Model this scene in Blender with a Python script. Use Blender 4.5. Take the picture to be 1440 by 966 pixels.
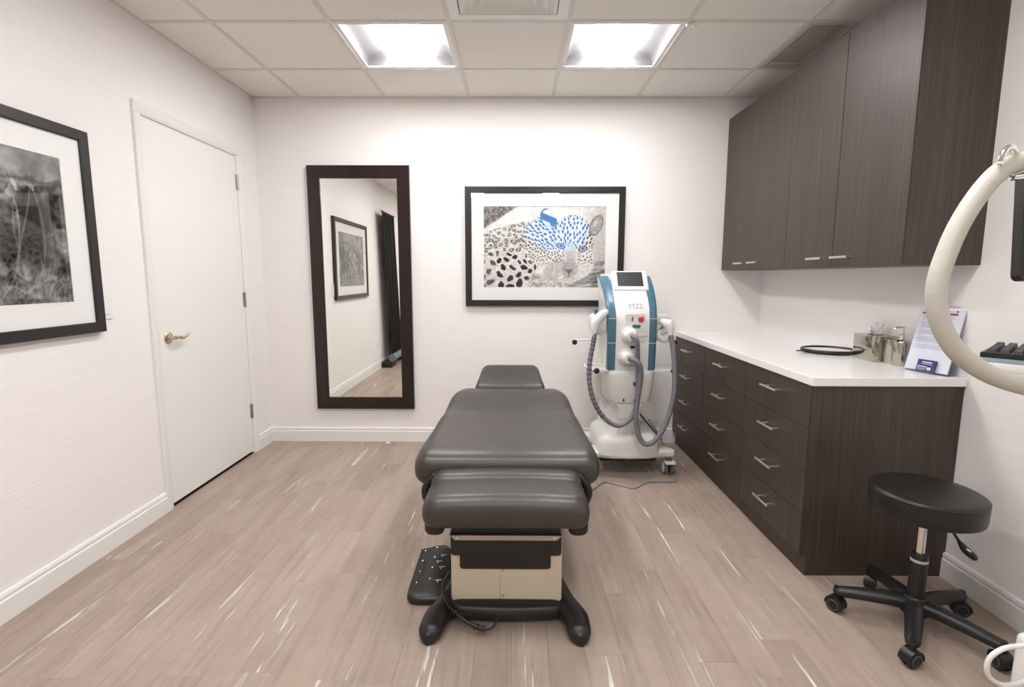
import bpy, bmesh, math, random
import numpy as np
from mathutils import Vector, Matrix

random.seed(7)
for o in list(bpy.data.objects):
    bpy.data.objects.remove(o, do_unlink=True)
S = bpy.context.scene
COL = S.collection
R = math.radians

# ------------------------------------------------------------------ camera
FPX, PITCH, YAW, ROLL, CAMZ = 722.8, .129, -.006, -.002, 1.285
cam_d = bpy.data.cameras.new('camera')
cam = bpy.data.objects.new('camera', cam_d)
COL.objects.link(cam)
rh = Vector((math.cos(YAW), -math.sin(YAW), 0)); fh = Vector((math.sin(YAW), math.cos(YAW), 0)); zz = Vector((0, 0, 1))
fw = fh*math.cos(PITCH) - zz*math.sin(PITCH); up = fh*math.sin(PITCH) + zz*math.cos(PITCH)
rt = rh*math.cos(ROLL) - up*math.sin(ROLL); u2 = rh*math.sin(ROLL) + up*math.cos(ROLL)
M = Matrix.Identity(4)
for i, v in enumerate((rt, u2, -fw)):
    for j in range(3): M[j][i] = v[j]
M[2][3] = CAMZ
cam.matrix_world = M
cam_d.sensor_width = 36.0; cam_d.sensor_fit = 'HORIZONTAL'
cam_d.lens = FPX/1440*36.0
cam_d.clip_start = .02; cam_d.clip_end = 60
S.camera = cam

# ------------------------------------------------------------------ world, exposure
w = bpy.data.worlds.new('world'); S.world = w; w.use_nodes = True
w.node_tree.nodes['Background'].inputs[0].default_value = (1, .97, .94, 1)
w.node_tree.nodes['Background'].inputs[1].default_value = .05
S.view_settings.view_transform = 'Standard'
S.view_settings.look = 'None'
S.view_settings.gamma = 1
S.view_settings.use_curve_mapping = False
S.view_settings.exposure = 1.45
LAMP = 15.0            # emission of the ceiling lamp diffusers

# ------------------------------------------------------------------ room size
D, L, RW, H, REAR = 3.916, -1.914, 1.86, 2.569, -2.2
T = .6096
GX0 = -1.561; GY0 = 3.409

# ------------------------------------------------------------------ materials
def lin(c):
    return tuple((x/12.92 if x <= .04045 else ((x+.055)/1.055)**2.4) for x in [v/255 for v in c])

MATS = {}
def mat(name, col, rough=.5, metal=0., spec=.5, coat=0., emit=None, alpha=None):
    m = bpy.data.materials.new(name); m.use_nodes = True
    b = m.node_tree.nodes['Principled BSDF']
    b.inputs['Base Color'].default_value = (*col, 1)
    b.inputs['Roughness'].default_value = rough
    b.inputs['Metallic'].default_value = metal
    b.inputs['Specular IOR Level'].default_value = spec
    b.inputs['Coat Weight'].default_value = coat
    b.inputs['Coat Roughness'].default_value = .05
    if emit:
        b.inputs['Emission Color'].default_value = (*emit[0], 1); b.inputs['Emission Strength'].default_value = emit[1]
    MATS[name] = m
    return m

class NT:
    def __init__(s, m): s.t = m.node_tree; s.n = s.t.nodes; s.b = s.n['Principled BSDF']
    def new(s, t, **k):
        n = s.n.new(t)
        for a, v in k.items(): setattr(n, a, v)
        return n
    def link(s, a, b): s.t.links.new(a, b)
    def pos(s, scale, use='pos', rnd=0.):
        if use == 'pos': src = s.new('ShaderNodeNewGeometry').outputs['Position']
        else: src = s.new('ShaderNodeTexCoord').outputs['Object']
        mp = s.new('ShaderNodeMapping'); mp.inputs['Scale'].default_value = scale
        s.link(src, mp.inputs['Vector'])
        if rnd:
            oi = s.new('ShaderNodeObjectInfo'); mu = s.new('ShaderNodeMath', operation='MULTIPLY'); mu.inputs[1].default_value = rnd
            s.link(oi.outputs['Random'], mu.inputs[0])
            cx = s.new('ShaderNodeCombineXYZ'); s.link(mu.outputs[0], cx.inputs[0]); s.link(mu.outputs[0], cx.inputs[1]); s.link(mu.outputs[0], cx.inputs[2])
            s.link(cx.outputs[0], mp.inputs['Location'])
        return mp.outputs[0]
    def noise(s, vec, scale=1., detail=3., rough=.5, dist=0.):
        n = s.new('ShaderNodeTexNoise'); n.inputs['Scale'].default_value = scale; n.inputs['Detail'].default_value = detail
        n.inputs['Roughness'].default_value = rough; n.inputs['Distortion'].default_value = dist
        s.link(vec, n.inputs['Vector']); return n.outputs['Fac']
    def ramp(s, fac, stops):
        r = s.new('ShaderNodeValToRGB'); e = r.color_ramp.elements
        while len(e) > 1: e.remove(e[-1])
        e[0].position = stops[0][0]; e[0].color = (*stops[0][1], 1)
        for p, c in stops[1:]:
            x = e.new(p); x.color = (*c, 1)
        s.link(fac, r.inputs['Fac']); return r.outputs['Color']
    def mix(s, fac, a, b, mode='MIX'):
        m = s.new('ShaderNodeMixRGB', blend_type=mode)
        for v, i in ((fac, 0), (a, 1), (b, 2)):
            if hasattr(v, 'is_linked'): s.link(v, m.inputs[i])
            elif isinstance(v, tuple): m.inputs[i].default_value = (*v, 1)
            else: m.inputs[i].default_value = v
        return m.outputs[0]
    def bump(s, h, strength=.2, dist=.002):
        b = s.new('ShaderNodeBump'); b.inputs['Strength'].default_value = strength; b.inputs['Distance'].default_value = dist
        s.link(h, b.inputs['Height']); s.link(b.outputs[0], s.b.inputs['Normal'])

def make_wall(name, col):
    m = mat(name, col, .62, spec=.25); n = NT(m)
    v = n.pos((4, 4, 130)); f = n.noise(v, 1., 4., .6)
    v2 = n.pos((9, 9, 420)); f2 = n.noise(v2, 1., 2., .5)
    s = n.mix(.5, f, f2); n.bump(s, .35, .0035)
    c = n.ramp(f, [(.3, tuple(x*.965 for x in col)), (.7, col)]); n.link(c, n.b.inputs['Base Color'])
    return m
make_wall('wall_paint', (.895, .862, .842))

def make_floor():
    m = mat('vinyl_plank', (.3, .24, .2), .42, spec=.35); n = NT(m)
    v = n.pos((5.5, 1.2, 1), rnd=37.); big = n.noise(v, 1., 4., .6, .4)
    v2 = n.pos((46, 2.6, 1), rnd=19.); fine = n.noise(v2, 1., 5., .65, .3)
    v3 = n.pos((7, 26, 1), rnd=5.); cross = n.noise(v3, 1., 3., .6)
    c1 = n.ramp(big, [(.25, lin((155, 138, 125))), (.5, lin((168, 151, 138))), (.75, lin((180, 164, 151)))])
    c2 = n.ramp(fine, [(.28, (.74, .72, .71)), (.48, (.97, .965, .96)), (.7, (1.03, 1.03, 1.03))])
    c = n.mix(.8, c1, c2, 'MULTIPLY')
    c4 = n.ramp(cross, [(.3, (.90, .89, .885)), (.6, (1.03, 1.03, 1.03))])
    c = n.mix(.38, c, c4, 'MULTIPLY')
    # sparse whitewash streaks that run along the boards
    v5 = n.pos((17, .95, 1), rnd=71.); st = n.noise(v5, 1., 3., .62, .7)
    v6 = n.pos((75, 4.5, 1), rnd=23.); st2 = n.noise(v6, 1., 3., .6, .5)
    a = n.ramp(st, [(.615, (0, 0, 0)), (.69, (1, 1, 1))]); b = n.ramp(st2, [(.48, (0, 0, 0)), (.60, (1, 1, 1))])
    msk = n.mix(1., a, b, 'MULTIPLY')
    c = n.mix(msk, c, lin((232, 227, 221)))
    oi = n.new('ShaderNodeObjectInfo'); tn = n.ramp(oi.outputs['Random'], [(0, (.975, .972, .97)), (1, (1.025, 1.025, 1.025))])
    c = n.mix(1., c, tn, 'MULTIPLY')
    n.link(c, n.b.inputs['Base Color'])
    n.bump(fine, .12, .001)
    return m
make_floor()

def make_wood(name, dark, light, rough, coat=0., spec=.5):
    m = mat(name, dark, rough, spec=spec, coat=coat); n = NT(m)
    v = n.pos((230, 230, 2.2)); f = n.noise(v, 1., 4., .62, .15)
    v2 = n.pos((30, 30, .8)); g = n.noise(v2, 1., 2., .5)
    c = n.ramp(f, [(.3, dark), (.5, tuple((a+b)/2 for a, b in zip(dark, light))), (.7, light)])
    c2 = n.ramp(g, [(.35, (.86, .86, .86)), (.65, (1.08, 1.07, 1.05))])
    c = n.mix(.8, c, c2, 'MULTIPLY'); n.link(c, n.b.inputs['Base Color'])
    n.bump(f, .12, .0008)
    return m
make_wood('cabinet_laminate', (.023, .0150, .0102), (.078, .054, .0385), .45, 0., .6)
make_wood('mirror_frame_wood', (.010, .0045, .0045), (.024, .010, .010), .22)

def make_tile():
    m = mat('ceiling_tile', (.66, .625, .575), .85, spec=.2); n = NT(m)
    v = n.pos((1, 1, 1), rnd=11.); f = n.noise(v, 160., 3., .7); g = n.noise(v, 620., 2., .6)
    c = n.ramp(f, [(.35, (.86, .83, .775)), (.62, (.93, .90, .85))]); n.link(c, n.b.inputs['Base Color'])
    n.bump(n.mix(.5, f, g), .5, .003)
make_tile()

def make_leather():
    m = mat('black_vinyl', (.040, .0345, .0285), .38, spec=.65); n = NT(m)
    v = n.pos((1, 1, 1), 'obj'); f = n.noise(v, 420., 3., .6); big = n.noise(n.pos((5, 9, 5), 'obj'), 1., 2., .5)
    n.bump(n.mix(.93, f, big), .5, .006)
make_leather()
mat('stool_vinyl', (.010, .0095, .0092), .38)
mat('white_paint', (.84, .825, .80), .4)
mat('door_white', (.86, .845, .815), .38)
mat('grid_white', (.74, .70, .65), .5)
mat('fixture_white', (.86, .84, .83), .45)
mat('diffuser_white', (.86, .86, .82), .45)
mat('reflector_satin', (.13, .125, .125), .55)
mat('plaster_edge', (.6, .5, .42), .7)
mat('black_lacquer', (.013, .012, .012), .3)
mat('mat_board', (.88, .87, .85), .8, spec=.2)
mat('counter_white', (.88, .87, .845), .22)
mat('brushed_nickel', (.76, .70, .62), .28, metal=1)
mat('satin_brass', (.60, .50, .36), .2, metal=1)
mat('hinge_steel', (.45, .45, .45), .35, metal=1)
mat('chrome', (.85, .84, .82), .08, metal=1)
mat('dark_chrome', (.50, .46, .41), .10, metal=1)
mat('mirror_silver', (.93, .945, .92), .005, metal=1)
mat('black_plastic', (.012, .012, .012), .38)
mat('black_matte', (.008, .008, .008), .6)
mat('beige_shell', (.66, .57, .435), .45)
mat('machine_white', (.80, .79, .765), .3)
mat('machine_cream', (.76, .745, .70), .35)
mat('machine_blue', (.060, .155, .225), .35)
mat('machine_blue_dark', (.035, .10, .17), .35)
mat('hose_grey', (.19, .185, .21), .45)
mat('hose_seg', (.10, .10, .10), .5)
mat('screen_dark', (.045, .045, .045), .25)
mat('letter_grey', (.42, .42, .42), .5)
mat('red_button', (.62, .05, .04), .35)
mat('green_button', (.01, .12, .035), .35)
mat('cord_grey', (.32, .30, .28), .5)
mat('cloth_black', (.009, .009, .0085), .9, spec=.2)
mat('roll_grey', (.16, .19, .22), .4)
mat('steel_tray', (.20, .255, .27), .4)
mat('hose_ivory', (.54, .515, .45), .5)
mat('paper', (.87, .86, .86), .7)
mat('paper_red', (.45, .06, .04), .6)
mat('paper_grey', (.55, .54, .55), .7)
mat('card_blue', (.022, .032, .16), .5)
mat('tissue', (.9, .88, .86), .9)
mat('void_dark', (.004, .004, .004), .9)
mat('vent_dark', (.03, .027, .024), .8)
mat('vent_slat', (.62, .57, .51), .5)
mat('rubber_grey', (.13, .13, .13), .6)
mat('silver_trim', (.50, .45, .42), .3, metal=1)
mat('lamp_lens', (.9, .9, .9), .5, emit=((.975, .965, .97), LAMP))
def make_glass(name, tint=(1, 1, 1)):
    m = bpy.data.materials.new(name); m.use_nodes = True; t = m.node_tree; t.nodes.clear()
    o = t.nodes.new('ShaderNodeOutputMaterial'); mx = t.nodes.new('ShaderNodeMixShader')
    tr = t.nodes.new('ShaderNodeBsdfTransparent'); tr.inputs[0].default_value = (*tint, 1)
    gl = t.nodes.new('ShaderNodeBsdfGlossy'); gl.inputs['Roughness'].default_value = .01
    fr = t.nodes.new('ShaderNodeFresnel'); ge = t.nodes.new('ShaderNodeNewGeometry'); mr = t.nodes.new('ShaderNodeMapRange')
    mr.inputs['To Min'].default_value = 1.45; mr.inputs['To Max'].default_value = 1/1.45     # same reflectance from either side of the thin pane
    t.links.new(ge.outputs['Backfacing'], mr.inputs['Value']); t.links.new(mr.outputs[0], fr.inputs[0])
    t.links.new(fr.outputs[0], mx.inputs[0]); t.links.new(tr.outputs[0], mx.inputs[1]); t.links.new(gl.outputs[0], mx.inputs[2])
    t.links.new(mx.outputs[0], o.inputs[0]); MATS[name] = m
make_glass('picture_glass'); make_glass('acrylic', (.95, .96, .99))
def make_print(name):
    m = mat(name, (.5, .5, .5), .6, spec=.2); n = NT(m)
    a = n.new('ShaderNodeVertexColor'); a.layer_name = 'ink'; n.link(a.outputs['Color'], n.b.inputs['Base Color'])
make_print('photo_print')

# ------------------------------------------------------------------ mesh helpers
def obj(name, bm, m, parent=None, smooth=None, loc=None):
    if isinstance(bm, bmesh.types.BMesh):
        bmesh.ops.recalc_face_normals(bm, faces=bm.faces)
        me = bpy.data.meshes.new(name); bm.to_mesh(me); bm.free()
    else: me = bm
    if m and not me.materials: me.materials.append(MATS[m])
    if smooth is not None:
        me.polygons.foreach_set('use_smooth', [True]*len(me.polygons))
        me.set_sharp_from_angle(angle=R(smooth))
    o = bpy.data.objects.new(name, me); COL.objects.link(o)
    if parent: o.parent = parent
    if loc is not None: o.location = loc
    return o
def tag(o, label, cat, group=None):
    o['label'] = label; o['category'] = cat
    if group: o['group'] = group
    return o
def struct(o, label=None):
    o['kind'] = 'structure'
    if label: o['label'] = label
    return o
def thing(name, label, cat, loc=(0, 0, 0), rotz=0, group=None):
    o = bpy.data.objects.new(name, None); COL.objects.link(o); o.empty_display_size = .1
    o.location = loc; o.rotation_euler = (0, 0, rotz)
    return tag(o, label, cat, group)

def BM(): return bmesh.new()
def box(x0, x1, y0, y1, z0, z1, bev=0., seg=2, bm=None):
    b = BM()
    r = bmesh.ops.create_cube(b, size=1)
    for v in b.verts:
        v.co = ((x0+x1)/2 + v.co.x*(x1-x0), (y0+y1)/2 + v.co.y*(y1-y0), (z0+z1)/2 + v.co.z*(z1-z0))
    if bev: bmesh.ops.bevel(b, geom=list(b.edges), offset=bev, segments=seg, profile=.5, affect='EDGES')
    if bm is None: return b
    return join(bm, b)
def join(bm, other):
    me = bpy.data.meshes.new('tmp'); other.to_mesh(me); other.free(); bm.from_mesh(me); bpy.data.meshes.remove(me); return bm
def xf(bm, mtx):
    bmesh.ops.transform(bm, matrix=mtx, verts=bm.verts); return bm
def loft(secs, cap=True, closed=True):
    bm = BM(); rings = [[bm.verts.new(p) for p in s] for s in secs]
    n = len(rings[0])
    for a, b in zip(rings, rings[1:]):
        for i in range(n if closed else n-1):
            j = (i+1) % n
            bm.faces.new((a[i], a[j], b[j], b[i]))
    if cap and closed:
        bm.faces.new(rings[0]); bm.faces.new(rings[-1])
    return bm
def rr(hw, hh, r, n=5):
    """rounded rectangle ring around the origin"""
    r = min(r, hw*.999, hh*.999); p = []
    for cx, cy, a0 in ((hw-r, hh-r, 0), (-hw+r, hh-r, 90), (-hw+r, -hh+r, 180), (hw-r, -hh+r, 270)):
        for k in range(n+1):
            a = R(a0+90*k/n); p.append((cx+r*math.cos(a), cy+r*math.sin(a)))
    return p
def spline(pts, n=8):
    P = [Vector(p) for p in pts]; P = [P[0]*2-P[1]]+P+[P[-1]*2-P[-2]]; out = []
    for i in range(1, len(P)-2):
        for k in range(n):
            t = k/n; a, b, c, d = P[i-1:i+3]
            out.append(.5*((2*b)+(c-a)*t+(2*a-5*b+4*c-d)*t*t+(3*b-a-3*c+d)*t**3))
    out.append(P[-2]); return out
def tube(path, rad, ns=12, squash=1., rcap=False, up=(0, 0, 1)):
    """sweep a circle (or ellipse: squash scales the second axis) along a path"""
    path = [Vector(p) for p in path]; n = len(path)
    rf = rad if callable(rad) else (lambda t: rad)
    secs = []; U = Vector(up)
    t0 = (path[1]-path[0]).normalized(); a = t0.cross(U)
    if a.length < 1e-3: a = t0.cross(Vector((1, 0, 0)))
    a.normalize()
    items = []
    for i, p in enumerate(path):
        t = (path[min(i+1, n-1)]-path[max(i-1, 0)]).normalized()
        a = (a - t*a.dot(t)).normalized(); b = a.cross(t).normalized()
        items.append((p, t, a.copy(), b, rf(i/(n-1))))
    if rcap:
        p, t, a0, b0, r = items[0]
        for k in (3, 2, 1):
            q = k*30; items.insert(3-k, (p - t*r*math.sin(R(q)), t, a0, b0, max(r*math.cos(R(q)), r*.05)))
        p, t, a0, b0, r = items[-1]
        for k in (1, 2, 3):
            q = k*30; items.append((p + t*r*math.sin(R(q)), t, a0, b0, max(r*math.cos(R(q)), r*.05)))
    for p, t, a, b, r in items:
        secs.append([p + a*math.cos(2*math.pi*k/ns)*r + b*math.sin(2*math.pi*k/ns)*r*squash for k in range(ns)])
    return loft(secs)
def lathe(prof, ns=24, c=(0, 0)):
    """prof: (radius, z) list"""
    return loft([[(c[0]+max(r, 1e-4)*math.cos(2*math.pi*k/ns), c[1]+max(r, 1e-4)*math.sin(2*math.pi*k/ns), z) for k in range(ns)] for r, z in prof])
def cyl(p0, p1, r, ns=16): return tube([p0, p1], r, ns)
def extrude(pts, axis, a, b, bev=0.):
    """prism of polygon pts (2D) along axis from a to b"""
    f = {'x': lambda p, t: (t, p[0], p[1]), 'y': lambda p, t: (p[0], t, p[1]), 'z': lambda p, t: (p[0], p[1], t)}[axis]
    bm = loft([[f(p, a) for p in pts], [f(p, b) for p in pts]])
    if bev:
        es = [e for e in bm.edges if abs(e.calc_face_angle(0)) > R(40)]
        bmesh.ops.bevel(bm, geom=es, offset=bev, segments=2, profile=.5, affect='EDGES')
    return bm
def ball(c, r, sx=1, sy=1, sz=1, seg=16):
    b = BM(); bmesh.ops.create_uvsphere(b, u_segments=seg, v_segments=max(8, seg//2), radius=r)
    for v in b.verts: v.co = (c[0]+v.co.x*sx, c[1]+v.co.y*sy, c[2]+v.co.z*sz)
    return b
def text_mesh(name, body, size, m, parent, loc, rot, extr=.0006):
    cu = bpy.data.curves.new(name, 'FONT'); cu.body = body; cu.size = size; cu.extrude = extr; cu.align_x = 'CENTER'; cu.align_y = 'CENTER'
    tmp = bpy.data.objects.new(name, cu); COL.objects.link(tmp)
    bpy.context.view_layer.update()
    me = bpy.data.meshes.new_from_object(tmp.evaluated_get(bpy.context.evaluated_depsgraph_get()))
    bpy.data.objects.remove(tmp, do_unlink=True); me.materials.clear()
    o = obj(name, me, m, parent); o.location = loc; o.rotation_euler = rot
    return o

# ================================================================== SETTING
# floor with planks
fl = struct(obj('floor', box(L-.1, RW+.1, REAR-.1, D+.1, -.12, -.004), 'rubber_grey'), 'grey-brown wood-look plank floor')
PW, PL = .127, .94
cache = {}
ix = 0; x = L
while x < RW-1e-4:
    x1 = min(x+PW, RW)
    y = REAR - random.random()*PL
    while y < D-1e-4:
        a, b = max(y, REAR), min(y+PL, D)
        if b-a > .01:
            key = (round(x1-x, 4), round(b-a, 4))
            if key not in cache:
                bm = box(0, x1-x-.0003, 0, b-a-.0003, -.004, 0)
                top = [e for e in bm.edges if all(v.co.z > -.001 for v in e.verts)]
                bmesh.ops.bevel(bm, geom=top, offset=.0005, segments=1, affect='EDGES')
                bmesh.ops.recalc_face_normals(bm, faces=bm.faces)
                me = bpy.data.meshes.new('plank'); bm.to_mesh(me); bm.free(); me.materials.append(MATS['vinyl_plank']); cache[key] = me
            o = bpy.data.objects.new('plank', cache[key]); COL.objects.link(o); o.location = (x, a, 0); o.parent = fl
        y += PL
    x += PW

# walls
DY0, DY1, DZ1 = 2.733, 3.631, 2.098     # door leaf opening
bm = box(L-.12, L, REAR-.12, DY0-.012, 0, H+.15)
box(L-.12, L, DY1+.012, D+.12, 0, H+.15, bm=bm); box(L-.12, L, DY0-.012, DY1+.012, DZ1+.012, H+.15, bm=bm)
struct(obj('wall_left', bm, 'wall_paint'), 'white textured wall with the door')
struct(obj('wall_back', box(L, RW, D, D+.12, 0, H+.15), 'wall_paint'), 'white wall with the tall mirror')
struct(obj('wall_right', box(RW, RW+.12, REAR-.12, D+.12, 0, H+.15), 'wall_paint'), 'white textured wall behind the cabinets')
struct(obj('wall_rear', box(L, RW, REAR-.12, REAR, 0, H+.15), 'wall_paint'), 'white wall opposite the mirror')

def base_profile(off):   # (distance from wall, z)
    return [(0, 0), (.015, 0), (.015, .082), (.011, .086), (.011, .092), (.013, .098), (.009, .110), (0, .112)]
def baseboard(name, side, a, b, label):
    pr = base_profile(0)
    if side == 'left': bm = loft([[(L+d, t, z) for d, z in pr] for t in (a, b)])
    elif side == 'right': bm = loft([[(RW-d, t, z) for d, z in pr] for t in (a, b)])
    elif side == 'back': bm = loft([[(t, D-d, z) for d, z in pr] for t in (a, b)])
    else: bm = loft([[(t, REAR+d, z) for d, z in pr] for t in (a, b)])
    return struct(obj(name, bm, 'white_paint'), label)
baseboard('baseboard_left', 'left', REAR, 2.673, 'white baseboard running up to the door')
baseboard('baseboard_left_corner', 'left', 3.676, D, 'short white baseboard between door and corner')
baseboard('baseboard_back', 'back', L, 1.27, 'white baseboard below the mirror')
baseboard('baseboard_right', 'right', REAR, 2.10, 'white baseboard behind the stool')
baseboard('baseboard_rear', 'rear', L, RW, 'white baseboard opposite the mirror')

# door
dr = bpy.data.objects.new('door_1', None); COL.objects.link(dr); dr.location = (L, DY0, 0); struct(dr, 'plain white door with brass lever handle')
W_ = DY1-DY0
def dpart(name, bm, m, parent=dr, smooth=None): return obj(name, bm, m, parent, smooth)
dpart('door_leaf', box(-.048, -.0015, .002, W_-.002, .018, DZ1-.002, .001), 'door_white')
dpart('jamb', box(-.12, -.004, -.012, 0, 0, DZ1+.012), 'door_white')
dpart('jamb', box(-.12, -.004, W_, W_+.012, 0, DZ1+.012), 'door_white')
dpart('jamb', box(-.12, -.004, -.012, W_+.012, DZ1, DZ1+.012), 'door_white')
dpart('gap_shade_strip', box(-.12, -.012, 0, W_, -.003, .006), 'void_dark')  # black strip paints the shade in the gap under the leaf
dpart('dark_hall_sheet', box(-.125, -.118, -.012, W_+.012, 0, DZ1+.012), 'void_dark')  # black sheet stands in for the unlit hall behind the door
def casing(pts): # along with stepped face
    return pts
cs = .058
def cas_prof(o0, sign):  # (offset along, protrusion)
    return [(0, -.004), (0, .004), (.012*sign, .010), (.040*sign, .016), (.054*sign, .017), (cs*sign, .012), (cs*sign, 0)]
pr = cas_prof(0, -1)
dpart('casing', loft([[(q, -.004+a, z) for a, q in pr] for z in (0, DZ1+.004)]), 'white_paint')
dpart('casing', loft([[(q, W_+.004-a, z) for a, q in pr] for z in (0, DZ1+.004)]), 'white_paint')
dpart('casing', loft([[(q, t, DZ1+.004-a) for a, q in pr] for t in (-.004-cs, W_+.004+cs)]), 'white_paint')
for zc in (1.925, 1.122, .315):
    hb = dpart('hinge', cyl((.004, W_+.004, zc-.052), (.004, W_+.004, zc+.052), .007, 10), 'hinge_steel', smooth=40)
    dpart('hinge_leaf', box(-.003, .0015, W_-.016, W_+.012, zc-.05, zc+.05), 'hinge_steel', hb)
dpart('latch_plate', box(-.006, -.001, -.004, .004, .905, .985), 'satin_brass')
hz, hy = .947, .074
# lever
hd = dpart('lever_handle', lathe([(.034, 0), (.034, .006), (.030, .010), (.016, .013), (.012, .02), (.011, .045), (0, .047)], 24), 'satin_brass', smooth=40)
hd.rotation_euler = (0, R(90), 0); hd.location = (-.004, hy, hz)
lv = spline([(.035, 0, 0), (.042, .02, .002), (.045, .055, -.005), (.044, .09, -.002), (.040, .125, .010)], 6)
o = obj('lever', tube(lv, lambda t: .010-.003*t, 12, 1., True), 'satin_brass', hd, 60)
o.rotation_euler = (0, R(-90), 0)

# light switch
t = thing('light_switch', 'white rocker light switch on wall between picture and door', 'light switch', (L, 2.388, 1.142))
obj('plate', box(0, .006, -.038, .038, -.058, .058, .002), 'white_paint', t)
obj('rocker', box(.004, .010, -.017, .017, -.034, .034, .002), 'door_white', t)

# ------------------------------------------------------------------ ceiling
ce = struct(obj('ceiling', box(L-.12, RW+.12, REAR-.12, D+.12, H+.15, H+.2), 'wall_paint'), 'suspended ceiling of square acoustic tiles')
xs = [L, GX0] + [GX0+T*k for k in range(1, 6)] + [RW]
ys = [D, GY0]; y = GY0
while y-T > REAR: y -= T; ys.append(y)
ys.append(REAR)
lamp_cells = {(2, 1), (4, 1), (2, 4), (4, 4), (2, 7), (4, 7)}
diff_cell = (3, 2); vent_cell = (6, 1)
cache = {}
for i in range(len(xs)-1):
    for j in range(len(ys)-1):
        if (i, j) in lamp_cells or (i, j) == diff_cell or (i, j) == vent_cell: continue
        x0, x1, y1, y0 = xs[i], xs[i+1], ys[j], ys[j+1]
        k = (round(x1-x0, 3), round(y1-y0, 3))
        if k not in cache:
            b = box(-k[0]/2+.004, k[0]/2-.004, -k[1]/2+.004, k[1]/2-.004, .004, .02)
            bmesh.ops.recalc_face_normals(b, faces=b.faces); me = bpy.data.meshes.new('ceiling_tile'); b.to_mesh(me); b.free(); me.materials.append(MATS['ceiling_tile']); cache[k] = me
        o = bpy.data.objects.new('ceiling_tile', cache[k]); COL.objects.link(o); o.parent = ce; o.location = ((x0+x1)/2, (y0+y1)/2, H)
def tee(a): return [(-.012, 0), (.012, 0), (.012, .0035), (.002, .0035), (.002, .03), (-.002, .03), (-.002, .0035), (-.012, .0035)]
for gx in xs[1:-1]:
    obj('grid_rail', loft([[(gx+p, t, H+q) for p, q in tee(0)] for t in (REAR, D)]), 'grid_white', ce)
for gy in ys[1:-1]:
    for i in range(len(xs)-1):
        obj('cross_rail', loft([[(t, gy+p, H+.0004+q) for p, q in tee(0)] for t in (xs[i]+(.012 if i else 0), xs[i+1]-(.012 if i < len(xs)-2 else 0))]), 'grid_white', ce)
for nm, bm in (('wall_angle', box(L, L+.018, REAR, D, H-.001, H+.003)), ('wall_angle', box(RW-.018, RW, REAR, D, H-.001, H+.003)),
               ('wall_angle', box(L, RW, D-.018, D, H-.001, H+.003)), ('wall_angle', box(L, RW, REAR, REAR+.018, H-.001, H+.003))):
    obj(nm, bm, 'grid_white', ce)

# ceiling lamps: a vaulted white housing with a lit lens basket
LABS = {(2, 1): 'square recessed ceiling lamp lit above the tall mirror', (4, 1): 'square recessed ceiling lamp lit above the white laser machine',
        (2, 4): 'square recessed ceiling lamp nearest the black fabric backdrop', (4, 4): 'square recessed ceiling lamp above the equipment cart',
        (2, 7): 'square recessed ceiling lamp by the rear wall on the door side', (4, 7): 'square recessed ceiling lamp by the rear wall on the cabinet side'}
for (i, j) in sorted(lamp_cells, key=lambda c: (c[1], c[0])):
    cx, cy = (xs[i]+xs[i+1])/2, (ys[j]+ys[j+1])/2
    lab = LABS[(i, j)]
    t = thing('ceiling_lamp', lab, 'ceiling lamp', (cx, cy, H), 0, 'square recessed ceiling lamps')
    h = T/2-.013
    fr = BM()
    for (a, b, c, d) in ((-h, h, h-.022, h), (-h, h, -h, -h+.022), (-h, -h+.022, -h+.022, h-.022), (h-.022, h, -h+.022, h-.022)):
        box(a, b, c, d, .004, .012, bm=fr)
    obj('lamp_frame', fr, 'fixture_white', t)
    hi = h-.022
    pts = [(hi*math.cos(math.pi*k/20), .010+.10*math.sin(math.pi*k/20)**.8) for k in range(21)]
    outer = [(x*1.03, z+.006) for x, z in pts]
    bm = BM()
    r0 = [bm.verts.new((x, -hi, z)) for x, z in pts]; r1 = [bm.verts.new((x, hi, z)) for x, z in pts]
    for k in range(20): bm.faces.new((r0[k], r0[k+1], r1[k+1], r1[k]))
    bm.faces.new(r0); bm.faces.new(r1)
    obj('reflector', bm, 'reflector_satin', t, 50)
    lw = .135
    pts = [(-lw, .055)] + [(lw*math.cos(math.pi*(1-k/12)), .055-.047*math.sin(math.pi*k/12)) for k in range(1, 12)] + [(lw, .055)]
    obj('lens', extrude(pts, 'y', -hi+.006, hi-.006), 'lamp_lens', t, 40)
    obj('housing', box(-h, h, -h, h, .114, .13), 'fixture_white', t)

# air diffuser
t = thing('air_diffuser', 'white square stepped air diffuser set in the ceiling grid', 'air vent', ((xs[3]+xs[4])/2, (ys[2]+ys[3])/2, H))
h = T/2-.012
def ring(a, za, b, zb, th=.002):
    bm = BM()
    q = lambda s, z: [bm.verts.new((x*s, y*s, z)) for x, y in ((1, 1), (-1, 1), (-1, -1), (1, -1))]
    A, B, A2, B2 = q(a, za), q(b, zb), q(a, za+th), q(b, zb+th)
    for k in range(4):
        l = (k+1) % 4
        bm.faces.new((A[k], A[l], B[l], B[k])); bm.faces.new((A2[k], A2[l], B2[l], B2[k])); bm.faces.new((A[k], A[l], A2[l], A2[k])); bm.faces.new((B[k], B[l], B2[l], B2[k]))
    return bm
obj('diffuser_frame', ring(h, .002, h-.05, .004), 'diffuser_white', t)
obj('diffuser_neck', ring(h-.05, .004, h-.058, .05), 'diffuser_white', t)
obj('louvre', ring(h-.056, .004, h-.135, .045), 'diffuser_white', t)
obj('louvre', ring(h-.105, -.004, h-.185, .045), 'diffuser_white', t)
obj('louvre', ring(h-.160, -.008, h-.225, .035), 'diffuser_white', t)
obj('centre_plate', box(-.068, .068, -.068, .068, .010, .014), 'diffuser_white', t)
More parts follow.
